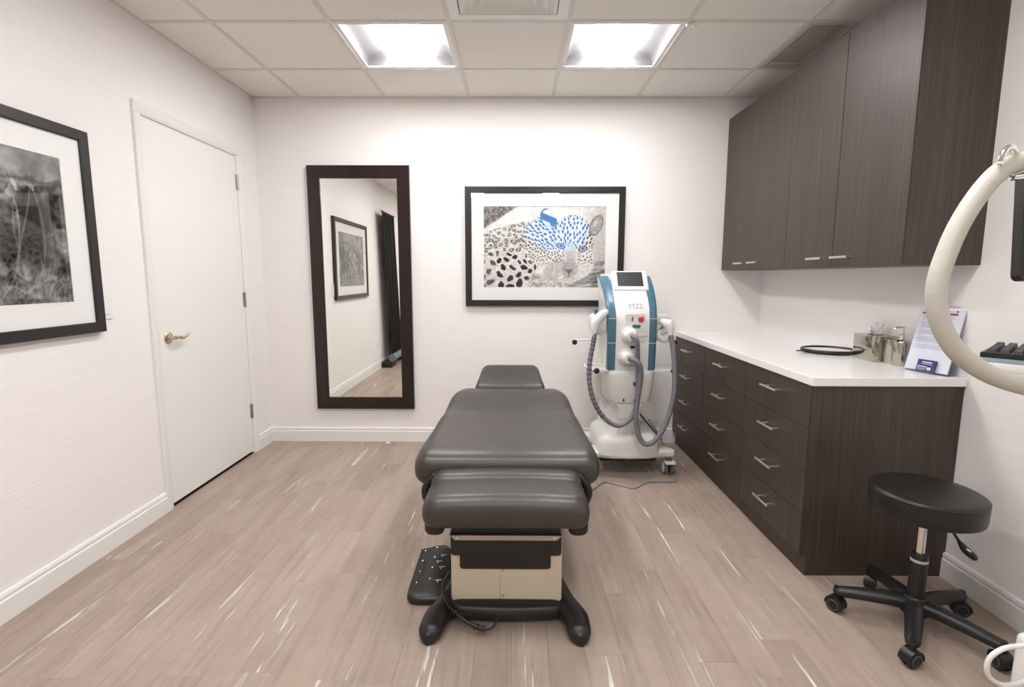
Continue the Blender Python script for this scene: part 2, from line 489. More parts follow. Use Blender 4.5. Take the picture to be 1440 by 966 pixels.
obj('duct', box(-h+.03, h-.03, -h+.03, h-.03, .06, .07), 'diffuser_white', t)

# return air grille with slats along the wall
t = thing('return_grille', 'beige slatted return-air grille in ceiling above the wall cabinet', 'air vent', ((xs[6]+xs[7])/2, (ys[1]+ys[2])/2, H))
gx0, gx1, gy0, gy1 = 1.524-t.location.x, 1.742-t.location.x, 2.838-t.location.y, 3.372-t.location.y
A, B = xs[6]-t.location.x+.012, xs[7]-t.location.x-.002; Y0, Y1 = ys[2]-t.location.y+.012, ys[1]-t.location.y-.012
bm = BM()
for q in ((A, gx0, Y0, Y1), (gx1, B, Y0, Y1), (gx0, gx1, Y0, gy0), (gx0, gx1, gy1, Y1)): box(*q, .001, .006, bm=bm)
obj('grille_frame', bm, 'vent_slat', t)
obj('grille_backing', box(gx0, gx1, gy0, gy1, .03, .034), 'vent_dark', t)
ns = 15
b = box(-.0030, .0030, gy0, gy1, 0, .004); bmesh.ops.recalc_face_normals(b, faces=b.faces)
me = bpy.data.meshes.new('slat'); b.to_mesh(me); b.free(); me.materials.append(MATS['vent_slat'])
for k in range(ns):
    o = bpy.data.objects.new('slat', me); COL.objects.link(o); o.parent = t; o.location = (gx0+(k+.5)*(gx1-gx0)/ns, 0, .003); o.rotation_euler = (0, R(-20), 0)

# little clip hanging from the grid beside the right lamp
t = thing('ceiling_clip', 'small white clip stuck on ceiling grid at lamp corner', 'clip', (xs[5]+.012, ys[2]+.012, H))
obj('clip_body', box(-.022, .022, -.010, .010, -.014, -.001, .004), 'fixture_white', t)
obj('clip_hook', tube(spline([(.01, 0, -.012), (.022, -.004, -.020), (.034, -.010, -.012)], 5), .005, 8, 1, True), 'fixture_white', t, 60)

# ================================================================== WALL PIECES
def frame_bm(wd, ht, fwid, depth):
    """picture frame in the XZ plane facing -Y, back at y=0, centred on the origin: four mitred bars"""
    bm = BM()
    prof = [(0, 0), (0, -depth+.003), (.003, -depth), (fwid-.004, -depth), (fwid, -depth+.004), (fwid, 0)]
    cor = [(-1, -1), (1, -1), (1, 1), (-1, 1)]
    rings = [[bm.verts.new((sx*(wd/2-o), y, sz*(ht/2-o))) for o, y in prof] for sx, sz in cor]
    n = len(prof)
    for k in range(4):
        a, b = rings[k], rings[(k+1) % 4]
        for i in range(n):
            j = (i+1) % n; bm.faces.new((a[i], a[j], b[j], b[i]))
    return bm

# tall mirror
t = thing('wall_mirror', 'tall mirror in wide dark brown wooden frame hung on back wall', 'mirror', (-1.156, D, 1.179))
mw, mh = .752, 1.826
obj('mirror_frame', frame_bm(mw, mh, .092, .034), 'mirror_frame_wood', t)
obj('mirror_glass', box(-mw/2+.085, mw/2-.085, -.022, -.016, -mh/2+.085, mh/2-.085), 'mirror_silver', t)
obj('backing', box(-mw/2+.02, mw/2-.02, -.015, -.001, -mh/2+.02, mh/2-.02), 'black_lacquer', t)

# ---- prints drawn by functions
rng = np.random.RandomState(3)
def vnoise(u, v, fx, fy, seed, octv=4, gain=.55):
    r = np.random.RandomState(seed); out = np.zeros_like(u); amp = 1.; tot = 0
    for k in range(octv):
        g = r.rand(int(fy)+3, int(fx)+3)
        x = (u % 1.0001)*fx; y = (v % 1.0001)*fy
        xi = x.astype(int); yi = y.astype(int); xf_ = x-xi; yf_ = y-yi
        xf_ = xf_*xf_*(3-2*xf_); yf_ = yf_*yf_*(3-2*yf_)
        a = g[yi, xi]*(1-xf_)+g[yi, xi+1]*xf_; b = g[yi+1, xi]*(1-xf_)+g[yi+1, xi+1]*xf_
        out += amp*(a*(1-yf_)+b*yf_); tot += amp; amp *= gain; fx *= 2; fy *= 2
    return out/tot
def sm(a, b, x):
    t = np.clip((x-a)/(b-a), 0, 1); return t*t*(3-2*t)
def print_mesh(name, wd, ht, nx, ny, fn):
    gu, gv = np.meshgrid(np.linspace(0, 1, nx+1), np.linspace(0, 1, ny+1))
    cu, cv = np.meshgrid((np.arange(nx)+.5)/nx, (np.arange(ny)+.5)/ny)
    co = np.stack([(gu-.5)*wd, np.zeros_like(gu), (gv-.5)*ht], -1).reshape(-1, 3)
    i = np.arange(nx); j = np.arange(ny); I, J = np.meshgrid(i, j); a = (J*(nx+1)+I).ravel()
    f = np.stack([a, a+1, a+nx+2, a+nx+1], -1)
    me = bpy.data.meshes.new(name); me.from_pydata(co.tolist(), [], f.tolist())
    c = fn(gu.ravel(), gv.ravel())
    rgba = np.concatenate([np.clip(c, 0, 1)**2.2, np.ones((c.shape[0], 1))], 1).astype(np.float32)
    at = me.color_attributes.new('ink', 'FLOAT_COLOR', 'POINT'); at.data.foreach_set('color', rgba.ravel())
    me.materials.append(MATS['photo_print']); return me

def leopard(u, v):
    x = u*1.51
    n1 = vnoise(u, v, 12, 8, 1); n2 = vnoise(u, v, 60, 40, 2); fur = vnoise(u*.8+v*.2, v, 30, 90, 5, 3)
    wx = (vnoise(u, v, 22, 15, 21, 3)-.5)*.06; wy = (vnoise(u, v, 22, 15, 22, 3)-.5)*.06
    rs = np.random.RandomState(12)
    def blend(g, k, c): return g*(1-k)+c*k
    def ell_(cx, cy, rx, ry, an=0., w_=0.):
        dx = x+wx*w_-cx; dy = v+wy*w_-cy; a = dx*math.cos(an)+dy*math.sin(an); b = -dx*math.sin(an)+dy*math.cos(an)
        return np.sqrt((a/rx)**2+(b/ry)**2)
    def scatter(n, x0, x1, y0, y1, gap):
        P = []
        for _ in range(n):
            p = (x0+rs.rand()*(x1-x0), y0+rs.rand()*(y1-y0)); d = gap(p)
            if d and all((p[0]-q[0])**2+(p[1]-q[1])**2 > (.5*(d+q[2]))**2 for q in P): P.append((p[0], p[1], d))
        return P
    # blurred background
    g = .86+.10*n1 - .16*sm(.72, 1., u)
    line = v-(.71+1.0*u*.98)
    g = blend(g, sm(-.01, .03, line), .22+.55*n2)
    bark = sm(.0, .10, (.20-v)+.55*np.maximum(u-.62, 0))*sm(.34, .42, u)
    tex = vnoise(np.clip(u*.7+v*.5, 0, 1), np.clip(v*.7-u*.35+.4, 0, 1), 16, 60, 9, 4)
    g = blend(g, bark, .20+.85*tex)
    g = g*(1-.45*bark*sm(.86, 1., u)*sm(.30, .0, v))
    lich = sm(.20, .08, v+.06*n1)*sm(.34, .44, u)*sm(.80, .66, u); g = blend(g, lich*.7, .35+.75*n2)
    # flank and shoulder
    top = np.interp(u, [0, .1, .2, .3, .4, .6], [.66, .72, .77, .80, .84, .84])
    edge = np.interp(v, [0, .15, .3, .45, .6, .9], [.30, .38, .48, .55, .58, .58])+.02*n1
    body = sm(.012, -.012, v-top+wy*.3)*sm(.03, -.03, u-edge)
    g = blend(g, body, .93-.16*fur-.10*sm(.35, .0, v)*sm(.15, 0, u))
    sh = np.exp(-((v-.47-.12*np.sin(u*6))/.03)**2)*sm(.45, .35, u)*sm(.05, .15, u); g = g*(1-.10*sh*body)
    sp = np.zeros_like(g)
    for (a, b, d) in scatter(5000, -.02, .72, -.02, .80, lambda p: .112-.062*min(1, max(0, p[1])/.6)-.012*(p[0] > .5)):
        big = b < .44; s = d*(.44 if big else .48); an = rs.rand()*3.1; e = .6+.35*rs.rand()
        q = ell_(a, b, s*1.1, s*e, an, .75); k = sm(1.1, .86, q)
        if not big:
            aa = np.arctan2(v-b, x-a); k = k*(.25+.75*sm(.42, .62, q))*(.55+.45*(np.sin(aa*2+rs.rand()*6) > -.6))
        dk = (.97 if (big and a > .20) else .66) if a > .12 or not big else .6
        sp = np.maximum(sp, k*dk)
    g = g*(1-sp*body)
    # neck and head
    neck = sm(1.06, .90, ell_(.74, .56, .26, .30, 0, .4)); g = blend(g, neck, .94-.14*fur)
    head = np.maximum(sm(1.04, .95, ell_(1.09, .58, .265, .31)), sm(1.05, .93, ell_(1.10, .34, .27, .26)))
    head = np.maximum(head, sm(1.05, .92, ell_(1.05, .14, .13, .09)))
    g = blend(g, head, .94-.13*fur)
    rim_ = head*sm(.88, 1.02, ell_(1.09, .58, .265, .31))*sm(.42, .50, v); g = g*(1-.12*rim_)
    m = np.maximum(head, neck)
    sp = np.zeros_like(g)
    def gap(p):
        if abs(p[0]-1.08) < .085 and p[1] < .50: return 0
        if p[1] < .25: return 0
        return .030+.010*(p[1] > .55)
    for (a, b, d) in scatter(9000, .47, 1.38, .24, .90, gap):
        s = d*.37; an = math.atan2(b-.22, a-1.07)+.25*(rs.rand()-.5)
        if a < .86: an = 2.2+rs.rand()*.6; s = d*.38
        sp = np.maximum(sp, sm(1.15, .75, ell_(a, b, s*(1.5 if b > .5 else 1.1), s*.72, an, .35))*(.95 if b > .42 else .8))
    g = g*(1-.86*sp*m*sm(.24, .34, v))
    # brow, bridge, muzzle
    br = sm(1.1, .5, ell_(1.085, .40, .075, .20)); g = blend(g, br*.9, .80-.10*fur+.08*sm(.3, .6, v))
    mzl = sm(1.1, .6, ell_(1.06, .24, .13, .12)); g = blend(g, mzl*.9, .74+.16*(x-1.0)-.16*fur)
    wl = sm(1.05, .6, ell_(.88, .22, .17, .13, .35)); g = blend(g, wl*.75, .42+.3*n2)
    for k in range(16):
        y0 = .31-.014*k; t_ = 1.0-x; cur = y0-t_*(.06+.030*k)+t_*t_*(.35-.03*k)
        wk = np.exp(-((v-cur)/.0045)**2)*sm(.0, .03, t_)*sm(.40, .22, t_); g = blend(g, wk*.8, .98)
    for k in range(6):
        y0 = .30-.022*k; t_ = x-1.15; cur = y0+t_*(.16-.10*k)
        wk = np.exp(-((v-cur)/.004)**2)*sm(.0, .03, t_)*sm(.26, .14, t_); g = blend(g, wk*.55, .97)
    g = blend(g, sm(1.1, .7, ell_(1.04, .095, .105, .04)), .86-.1*fur)
    nose = sm(1.08, .88, np.abs(x-1.06)/.062+np.maximum(.232-v, 0)/.060)*sm(.242, .228, v); g = blend(g, nose, .34+.15*sm(.19, .235, v))
    ml = np.exp(-((x-1.058)/.005)**2)*sm(.185, .17, v)*sm(.13, .145, v); g = g*(1-.6*ml)
    mo = np.exp(-((v-.137+.9*(x-1.058)**2*4)/.006)**2)*sm(.09, .06, np.abs(x-1.058)); g = g*(1-.22*mo)
    for ex, ey, tl in ((.955, .515, -.32), (1.225, .480, .28)):
        q = ell_(ex, ey, .050, .030, tl); g = blend(g, sm(1.75, 1.35, q)*sm(.9, 1.2, q)*.6, .95)
        g = blend(g, sm(1.32, 1.08, q), .13); g = blend(g, sm(1.0, .85, q), .62); g = blend(g, sm(1.2, .8, np.sqrt((x-ex)**2+(v-ey-.004)**2)/.013), .05)
    # ears
    q = ell_(.80, .85, .095, .125, .45); ear = sm(1.06, .94, q); g = blend(g, ear, .90-.1*fur)
    g = blend(g, sm(1.0, .75, ell_(.775, .895, .055, .075, .45)), .97)
    g = blend(g, ear*sm(.80, .93, q)*sm(.80, .75, x-.1*(v-.85)), .28)
    pt = sm(.05, .035, np.abs((v-.845)+.42*(x-.80)))*sm(.115, .10, np.abs(x-.815)); g = blend(g, pt*ear, .30)
    g = blend(g, sm(1.1, .8, ell_(.86, .775, .045, .03, -.4))*.8, .30)
    q = ell_(1.385, .765, .075, .135, -.42); e2 = sm(1.06, .92, q); g = blend(g, e2, .62+.4*(fur-.4)); g = blend(g, e2*sm(.74, .95, q), .36+.2*n2)
    g = blend(g, sm(1., .5, ell_(1.375, .80, .03, .06, -.42))*.6, .85)
    g = np.clip(g*(.90+.22*n2)+.10*(vnoise(u, v, 140, 92, 41, 2)-.5), .02, 1)
    bl = sm(1.08, .86, ell_(.90, .72, .40, .29, -.12, .5))*sm(.36, .50, v+.22*(x-.95)*(x < .95))
    bl = np.maximum(bl, sm(1.4, 1.1, ell_(.955, .515, .06, .042, -.3))); bl = np.maximum(bl, .6*sm(1.3, 1.0, ell_(1.225, .48, .05, .032, .28)))
    bl = bl*(.35+.65*np.maximum(m, ear))
    cold = np.stack([.10+.90*g**1.35, .30+.70*g**1.1, .60+.40*g], -1); grey = np.stack([g, g*.985, g*.965], -1)
    return grey*(1-bl[:, None]) + cold*bl[:, None]

def undergrowth(u, v):
    U, V = np.clip(u, 0, 1), np.clip(v, 0, 1)
    n1 = vnoise(U, V, 7, 5, 31, 5, .6); n2 = vnoise(U, V, 46, 34, 32, 4); n3 = vnoise(U, V, 16, 11, 35, 4)
    wx = (vnoise(U, V, 18, 12, 36, 3)-.5)*.10; wy = (vnoise(U, V, 18, 12, 37, 3)-.5)*.10
    g = .05+.75*(n1-.18)+.45*(n2-.5)+.25*(n3-.5)
    rs = np.random.RandomState(8)
    for k in range(70):
        cx, cy = rs.rand()*1.5, .22+.75*rs.rand(); an = rs.rand()*3.14; a0 = .03+.055*rs.rand(); e = .3+.4*rs.rand(); br = .34+.36*rs.rand()
        dx = u*1.5+wx-cx; dy = v+wy-cy; a = dx*math.cos(an)+dy*math.sin(an); b = -dx*math.sin(an)+dy*math.cos(an)
        d = np.sqrt((a/a0)**2+(b/(a0*e))**2); kk = sm(1.05, .75, d)*.85; g = g*(1-kk)+(br+.35*(n2-.5)+.2*b/a0)*kk
    g = g*(1-.80*sm(1.0, .45, np.sqrt(((u-.84+wx)/.13)**2+((v-.60+wy)/.16)**2)))
    g = g*(1-.62*sm(1.0, .30, np.sqrt(((u-.80+wx)/.22)**2+((v-.36+wy)/.20)**2)))
    top = sm(.72, .92, v+wy); g = g*(1-top)+(.16+.62*n1+.3*(n3-.5))*top
    bar = np.exp(-((v-.785-.02*u+wy*.3)/.012)**2)*sm(.5, .7, u); g = g*(1-.6*bar)
    gr = np.zeros_like(g)
    for k in range(320):
        cx = rs.rand()*1.5; cy = -.10+.30*rs.rand(); ln = .05+.20*rs.rand()*rs.rand(); an = 1.57+(rs.rand()-.5)*2.2; cv_ = (rs.rand()-.5)*5
        dx = u*1.5-cx; dy = v-cy; a = dx*math.cos(an)+dy*math.sin(an); b = -dx*math.sin(an)+dy*math.cos(an)+cv_*a*a
        gr = np.maximum(gr, np.exp(-(b/.0032)**2)*sm(0, .02, a)*sm(ln, ln*.5, a)*(.18+.5*rs.rand()))
    for k in range(14):
        cx = rs.rand()*1.5; b = u*1.5-cx-.06*np.sin(v*5+k)-.12*(v-.5)*(rs.rand()-.5)
        gr = np.maximum(gr, np.exp(-(b/.005)**2)*sm(.1, .3, v)*sm(.95, .7, v)*(.25+.3*rs.rand()))
    low = sm(.25, .05, v); g = g*(1-low*.5)+(.20+.45*n2)*low*.5
    g = g*(1-gr)+.78*gr
    g = np.clip(g, .02, 1)**.78
    return np.stack([g, g*.99, g*.975], -1)

def picture(name, label, loc, rotz, wd, ht, pw, ph, fn, nx, ny, glass=True):
    t = thing(name, label, 'picture', loc, rotz)
    obj('frame', frame_bm(wd, ht, .046, .032), 'black_lacquer', t)
    obj('backing', box(-wd/2+.01, wd/2-.01, -.012, -.001, -ht/2+.01, ht/2-.01), 'black_lacquer', t)
    bm = BM()   # mat board with a window
    a, b = (wd/2-.036), (ht/2-.036); c, d = pw/2, ph/2
    for q in ((-a, a, -.020, -.017, d, b), (-a, a, -.020, -.017, -b, -d), (-a, -c, -.020, -.017, -d, d), (c, a, -.020, -.017, -d, d)): box(*q, bm=bm)
    obj('mat_board', bm, 'mat_board', t)
    o = obj('print', print_mesh('print', pw+.01, ph+.01, nx, ny, fn), None, t); o.location = (0, -.0165, 0)
    obj('glass', box(-a, a, -.025, -.0235, -b, b), 'picture_glass', t)
    return t
picture('leopard_picture', 'black-framed photo of a resting leopard tinted blue on white mat', (.2185, D, 1.504), 0, 1.183, .878, .906, .594, leopard, 320, 212)
picture('undergrowth_picture', 'black-framed grey photo of leaves and grass on wall by switch', (L, 1.752, 1.4715), R(90), 1.195, .878, .90, .592, undergrowth, 270, 178)

# ================================================================== CABINETS
FX = 1.545; UZ0, UZ1 = 1.335, 2.415; UY0, UY1 = 2.09, 3.905
def bar_handle(parent, c, axis, ln=.15, out=-.032, m='brushed_nickel'):
    """bar pull standing off the face towards -X, centred at c, bar along axis 'y'"""
    x, y, z = c
    h = obj('handle', tube([(x+out, y-ln/2, z), (x+out, y+ln/2, z)], .006, 12), m, parent, 40)
    for s in (-1, 1):
        obj('post', cyl((x, y+s*ln*.32, z), (x+out+.003, y+s*ln*.32, z), .0045, 8), m, h, 40)
    return h
mid = [2.108, 2.552, 3.0, 3.45, UY1]
for (y0, y1, ym, lab) in ((3.0, UY1, 3.4525, 'dark wood double-door wall cabinet next to the back wall'), (UY0, 3.0, 2.552, 'dark wood double-door wall cabinet above paper holder with end panel')):
    t = thing('wall_cabinet', lab, 'cabinet', (FX, y0, UZ0), 0, 'dark wood wall cabinets')
    d = y1-y0
    if y0 == UY0:
        obj('cabinet_body', box(.021, RW-FX, .018, d, .0, UZ1-UZ0), 'cabinet_laminate', t)
        obj('end_panel', box(.004, RW-FX, 0, .0175, .0, UZ1-UZ0), 'cabinet_laminate', t)
        doors = ((.0015, ym-y0-.002), (ym-y0+.002, d-.001))
    else:
        obj('cabinet_body', box(.021, RW-FX, .0005, d, .0, UZ1-UZ0), 'cabinet_laminate', t)
        doors = ((.001, ym-y0-.001), (ym-y0+.001, d-.002))
    for k, (a, b) in enumerate(doors):
        dd = obj('cabinet_door', box(0, .019, a, b, .002, UZ1-UZ0, .0008, 1), 'cabinet_laminate', t)
        yy = (b-.10) if k == 0 else (a+.10)
        bar_handle(dd, (0, yy, .045), 'y', .13)
CX = 1.23; CT = .876; BY0 = 2.095
cols = [BY0+.0, 2.70, 3.30, D-.006]
rows = [.093, .279, .466, .652, .838]
place = ['by the stool', 'in the middle of the counter row', 'beside the white laser machine']
for k in range(3):
    t = thing('drawer_cabinet', 'dark wood four-drawer base cabinet ' + place[k], 'cabinet', (CX, cols[k], 0), 0, 'dark wood drawer cabinets under the countertop')
    d = cols[k+1]-cols[k]
    obj('cabinet_body', box(.021, RW-CX-.002, .018 if k == 0 else .0005, d-.0005, rows[0], CT-.037), 'cabinet_laminate', t)
    obj('plinth', box(.028, RW-CX-.002, .0 if k == 0 else .0005, d-.0005, 0, rows[0]-.002), 'cabinet_laminate', t)
    if k == 0: obj('end_panel', box(.004, RW-CX-.002, 0, .0175, rows[0]-.002, CT-.037), 'cabinet_laminate', t)
    for r in range(4):
        f_ = obj('drawer_front', box(0, .019, .0015, d-.0015, rows[r]+.0012, rows[r+1]-.0012, .0008, 1), 'cabinet_laminate', t)
        bar_handle(f_, (0, d/2, (rows[r]+rows[r+1])/2+.022), 'y', .15)
tag(obj('countertop', box(CX-.006, RW-.0005, BY0-.012, D-.0005, CT-.036, CT, .0025), 'counter_white'), 'smooth white countertop lying over the dark drawer cabinets', 'countertop')

# ================================================================== COUNTER ITEMS
t = thing('hand_mirror', 'round hand mirror with dark rim lying flat on the countertop', 'hand mirror', (1.724, 2.815, CT+.0135), R(0))
a_, b_ = .128, .125
rim = [(a_*math.cos(2*math.pi*k/40), b_*math.sin(2*math.pi*k/40), .003) for k in range(41)]
def ring_tube(rx, ry, r, z, n=44, ns=8):
    secs = []
    bm = BM(); rings = []
    for k in range(n):
        q = 2*math.pi*k/n; c = Vector((rx*math.cos(q), ry*math.sin(q), z)); d_ = Vector((math.cos(q), math.sin(q), 0))
        rings.append([bm.verts.new(c+d_*r*math.cos(2*math.pi*i/ns)+Vector((0, 0, r*1.3*math.sin(2*math.pi*i/ns)))) for i in range(ns)])
    for k in range(n):
        A_, B_ = rings[k], rings[(k+1) % n]
        for i in range(ns):
            j = (i+1) % ns; bm.faces.new((A_[i], A_[j], B_[j], B_[i]))
    return bm
obj('rim', ring_tube(a_, b_, .007, 0), 'black_plastic', t, 60)
obj('glass', lathe([(0, -.003), (.121, -.003), (.121, .003), (0, .003)], 40), 'mirror_silver', t)
obj('back', lathe([(0, -.0125), (.10, -.012), (.122, -.006), (.122, -.0032), (0, -.0031)], 40), 'black_plastic', t, 40)
o = obj('handle', tube([(-.125, 0, 0), (-.15, -.0, .001), (-.20, -.005, .002)], lambda q: .008-.002*q, 10, .6, True), 'black_plastic', t, 60)
o.rotation_euler = (0, 0, R(12))

t = thing('tissue_box', 'polished metal tissue box cover beside soap bottle on countertop', 'tissue box', (1.797, 2.560, CT), R(-4))
obj('cover', box(-.058, .058, -.078, .078, 0, .127, .003), 'dark_chrome', t, 40)
obj('slot', lathe([(0, .1272), (.032, .1272), (.032, .1285), (0, .1285)], 20), 'black_matte', t)
bm = BM()   # pulled-up tissue: a crumpled fan with thickness
rs = random.Random(5)
for s in range(3):
    secs = []
    for k in range(6):
        z = .122+.011*k; wv = .008+.006*k
        line = []
        for i in range(7):
            q = (i/6-.5)*2; line.append((q*wv*(.8 if s else 1)+.006*math.sin(k*1.3+s), .010*math.sin(q*4+s*2+k*.5)+(s-1)*.006, z+.012*math.sin(q*3+s)*(k/5)))
        secs.append(line+[(p[0], p[1]+.0012, p[2]) for p in reversed(line)])
    join(bm, loft(secs))
obj('tissue', bm, 'tissue', t, 60)

t = thing('soap_dispenser', 'round metal soap bottle with pump spout beside paper holder', 'soap dispenser', (1.800, 2.385, CT))
obj('bottle', lathe([(0, 0), (.031, 0), (.033, .004), (.033, .108), (.030, .116), (.018, .124), (.013, .126), (0, .127)], 28), 'dark_chrome', t, 35)
obj('pump_collar', lathe([(0, .126), (.013, .126), (.013, .145), (.009, .148), (.007, .172), (0, .173)], 20), 'chrome', t, 35)
obj('pump_spout', tube(spline([(0, 0, .176), (0, .0, .180), (-.014, .0, .181), (-.032, 0, .178), (-.038, 0, .170)], 5), lambda q: .007-.003*q, 10, 1, True), 'chrome', t, 60)
t = thing('cotton_jar', 'short round metal canister between tissue box and soap bottle', 'canister', (1.805, 2.453, CT))
obj('jar_body', lathe([(0, 0), (.027, 0), (.028, .003), (.028, .105), (0, .106)], 28), 'dark_chrome', t, 35)
obj('jar_lid', lathe([(0, .1062), (.0285, .1062), (.0285, .118), (.024, .122), (0, .124)], 28), 'dark_chrome', t, 35)

# slanted acrylic holder: local x along the front edge, leaning back along +y
a0 = Vector((1.745, 2.290, 0)); a1 = Vector((1.788, 2.105, 0)); dv = (a1-a0); wdt = dv.length
ang = math.atan2(dv.y, dv.x)
LEAN = math.atan2(.066, .27)
t = thing('paper_holder', 'slanted clear acrylic stand on countertop holding printed forms', 'document holder', ((a0.x+a1.x)/2, (a0.y+a1.y)/2, CT), ang)
# panel space: x right, y away (towards the wall), tilt about x
tm = Matrix.Rotation(-LEAN, 4, 'X')
def pan(x0, x1, y0, y1, z0, z1, name, m, parent, bev=0):
    return obj(name, xf(box(x0, x1, y0, y1, z0, z1, bev), tm), m, parent)
hw = wdt/2
pan(-hw, hw, 0, .0025, .008, .285, 'front_sheet', 'acrylic', t)
pan(-hw, hw, .010, .0125, .008, .300, 'back_sheet', 'acrylic', t)
obj('foot_sheet', box(-hw, hw, -.004, .060, 0, .0025), 'acrylic', t)
obj('rear_leg', xf(box(-hw, hw, 0, .0025, 0, .145), Matrix.Translation((0, .0575, 0)) @ Matrix.Rotation(R(8), 4, 'X')), 'acrylic', t)
f0 = thing('printed_form', 'white printed form with red heading bar inside acrylic holder', 'paper', t.location, ang)
pan(-hw+.002, hw-.004, .0035, .0085, .010, .290, 'sheet', 'paper', f0)
pan(-hw+.012, hw-.030, .0030, .0034, .259, .268, 'heading_bar', 'paper_red', f0)
lines = BM()
zs = [.275, .25, .243, .236, .222, .215, .208, .201, .186, .179, .172, .158, .151, .144, .137, .122, .115, .108]
rs = random.Random(2)
for k, z in enumerate(zs):
    w0 = -hw+.018 if k else .0
    w1 = w0+(.10+.04*rs.random() if k else .05)
    xx = w0
    while xx < w1:
        q = .006+.012*rs.random(); box(xx, min(xx+q, w1), .0031, .0034, z-.0016, z+.0016, bm=lines); xx += q+.0025
obj('text_line', xf(lines, tm), 'paper_grey', f0)['kind'] = 'stuff'
o = obj('crest', xf(lathe([(0, -.0002), (.0045, -.0002), (.0045, .0002), (0, .0002)], 14), tm @ Matrix.Translation((hw-.035, .0032, .276)) @ Matrix.Rotation(R(90), 4, 'X')), 'paper_red', f0)
c0 = thing('business_cards', 'dark blue business cards stacked at foot of acrylic holder', 'business card', t.location, ang)
pan(-.032, .045, -.010, -.003, .008, .058, 'card', 'card_blue', c0)
bm = BM()
for (a, b, z, hgt) in ((-.012, .030, .045, .004), (-.014, .032, .038, .0018), (-.028, .012, .025, .004), (-.028, .010, .018, .002), (.014, .030, .014, .012), (-.026, .004, .012, .0015)):
    box(a, b, -.0104, -.0101, z, z+hgt, bm=bm)
obj('print_mark', xf(bm, tm), 'paper', c0)['kind'] = 'stuff'
# cards rest in a small pocket
pan(-.038, .050, -.0135, -.0115, .003, .030, 'card_pocket', 'acrylic', t)

# ================================================================== TREATMENT CHAIR
CC = -.03
ch = thing('treatment_chair', 'black padded treatment chair on beige and black base, laid flat', 'treatment chair', (CC, 2.2, 0))
def cp(name, bm, m, smooth=None, parent=None):
    if parent is None or parent is ch: return obj(name, xf(bm, Matrix.Translation((-CC, -2.2, 0))), m, ch, smooth)
    return obj(name, xf(bm, Matrix.Translation((-CC, -2.2, 0))), m, parent, smooth)
def pad_y(stations, n=8):
    """stations: (y, half width, z bottom, z top, corner radius, crown)"""
    secs = []
    for (y, hw, zb, zt, r, cr) in stations:
        ring_ = rr(hw, (zt-zb)/2, r, n); zc = (zb+zt)/2
        secs.append([(CC+px_, y, zc+pz_ + (cr*(1-(px_/hw)**2) if pz_ > 0 else 0)) for px_, pz_ in ring_])
    return loft(secs)
def dense(st, n=4):
    out = []
    P = [Vector(s[:3]+(0,)) for s in st]
    for a, b in zip(st, st[1:]):
        for k in range(n):
            q = k/n; out.append(tuple(a[i]*(1-q)+b[i]*q for i in range(6)))
    out.append(st[-1]); return out
def smooth_st(st, n=5):
    S4 = []
    for i in range(len(st)-1):
        p0 = st[max(i-1, 0)]; p1 = st[i]; p2 = st[i+1]; p3 = st[min(i+2, len(st)-1)]
        for k in range(n):
            q = k/n
            S4.append(tuple(.5*((2*b)+(c-a)*q+(2*a-5*b+4*c-d)*q*q+(3*b-a-3*c+d)*q**3) for a, b, c, d in zip(p0, p1, p2, p3)))
    S4.append(st[-1]); return S4
seat = [(1.875, .31, .525, .560, .018, .0), (1.880, .335, .505, .580, .036, .0), (1.895, .352, .490, .598, .05, .001), (1.93, .361, .480, .613, .06, .002), (2.0, .363, .475, .620, .065, .001),
        (2.12, .361, .475, .617, .065, -.006), (2.3, .357, .475, .612, .065, -.012), (2.46, .354, .475, .609, .062, -.006), (2.55, .352, .478, .603, .06, .0), (2.562, .346, .485, .594, .05, .0)]
cp('seat_cushion', pad_y(smooth_st(seat)), 'black_vinyl', 50)
back = [(2.566, .344, .485, .592, .05, .0), (2.576, .350, .48, .600, .06, .0), (2.66, .350, .48, .598, .062, -.020), (2.76, .346, .48, .612, .062, -.016), (2.88, .338, .485, .628, .06, .002), (2.97, .318, .49, .628, .06, .004),
        (3.02, .292, .50, .620, .055, .004), (3.05, .258, .515, .602, .042, .002), (3.062, .22, .53, .585, .026, .0)]
cp('back_cushion', pad_y(smooth_st(back)), 'black_vinyl', 50)
# headrest: tilted trapezoid pad
hr = []
for y, hw, th, r in ((0, .205, .03, .012), (.008, .212, .055, .025), (.03, .214, .07, .03), (.12, .200, .072, .03), (.21, .190, .068, .03), (.25, .183, .062, .028), (.275, .170, .052, .024), (.290, .148, .038, .018), (.298, .118, .020, .009)):
    hr.append([(px_, y, pz_ - (.012*math.exp(-((y-.15)/.09)**2)*max(0, 1-(px_/.14)**2) if pz_ > 0 else 0)) for px_, pz_ in rr(hw, th/2, r, 8)])
b = loft(hr)
xf(b, Matrix.Translation((CC+.0, 3.080, .592)) @ Matrix.Rotation(R(20), 4, 'X'))
hd_ = cp('headrest', b, 'black_vinyl', 50)
cp('headrest_bar', box(CC-.04, CC+.04, 2.95, 3.28, .50, .52), 'black_plastic', None, hd_)
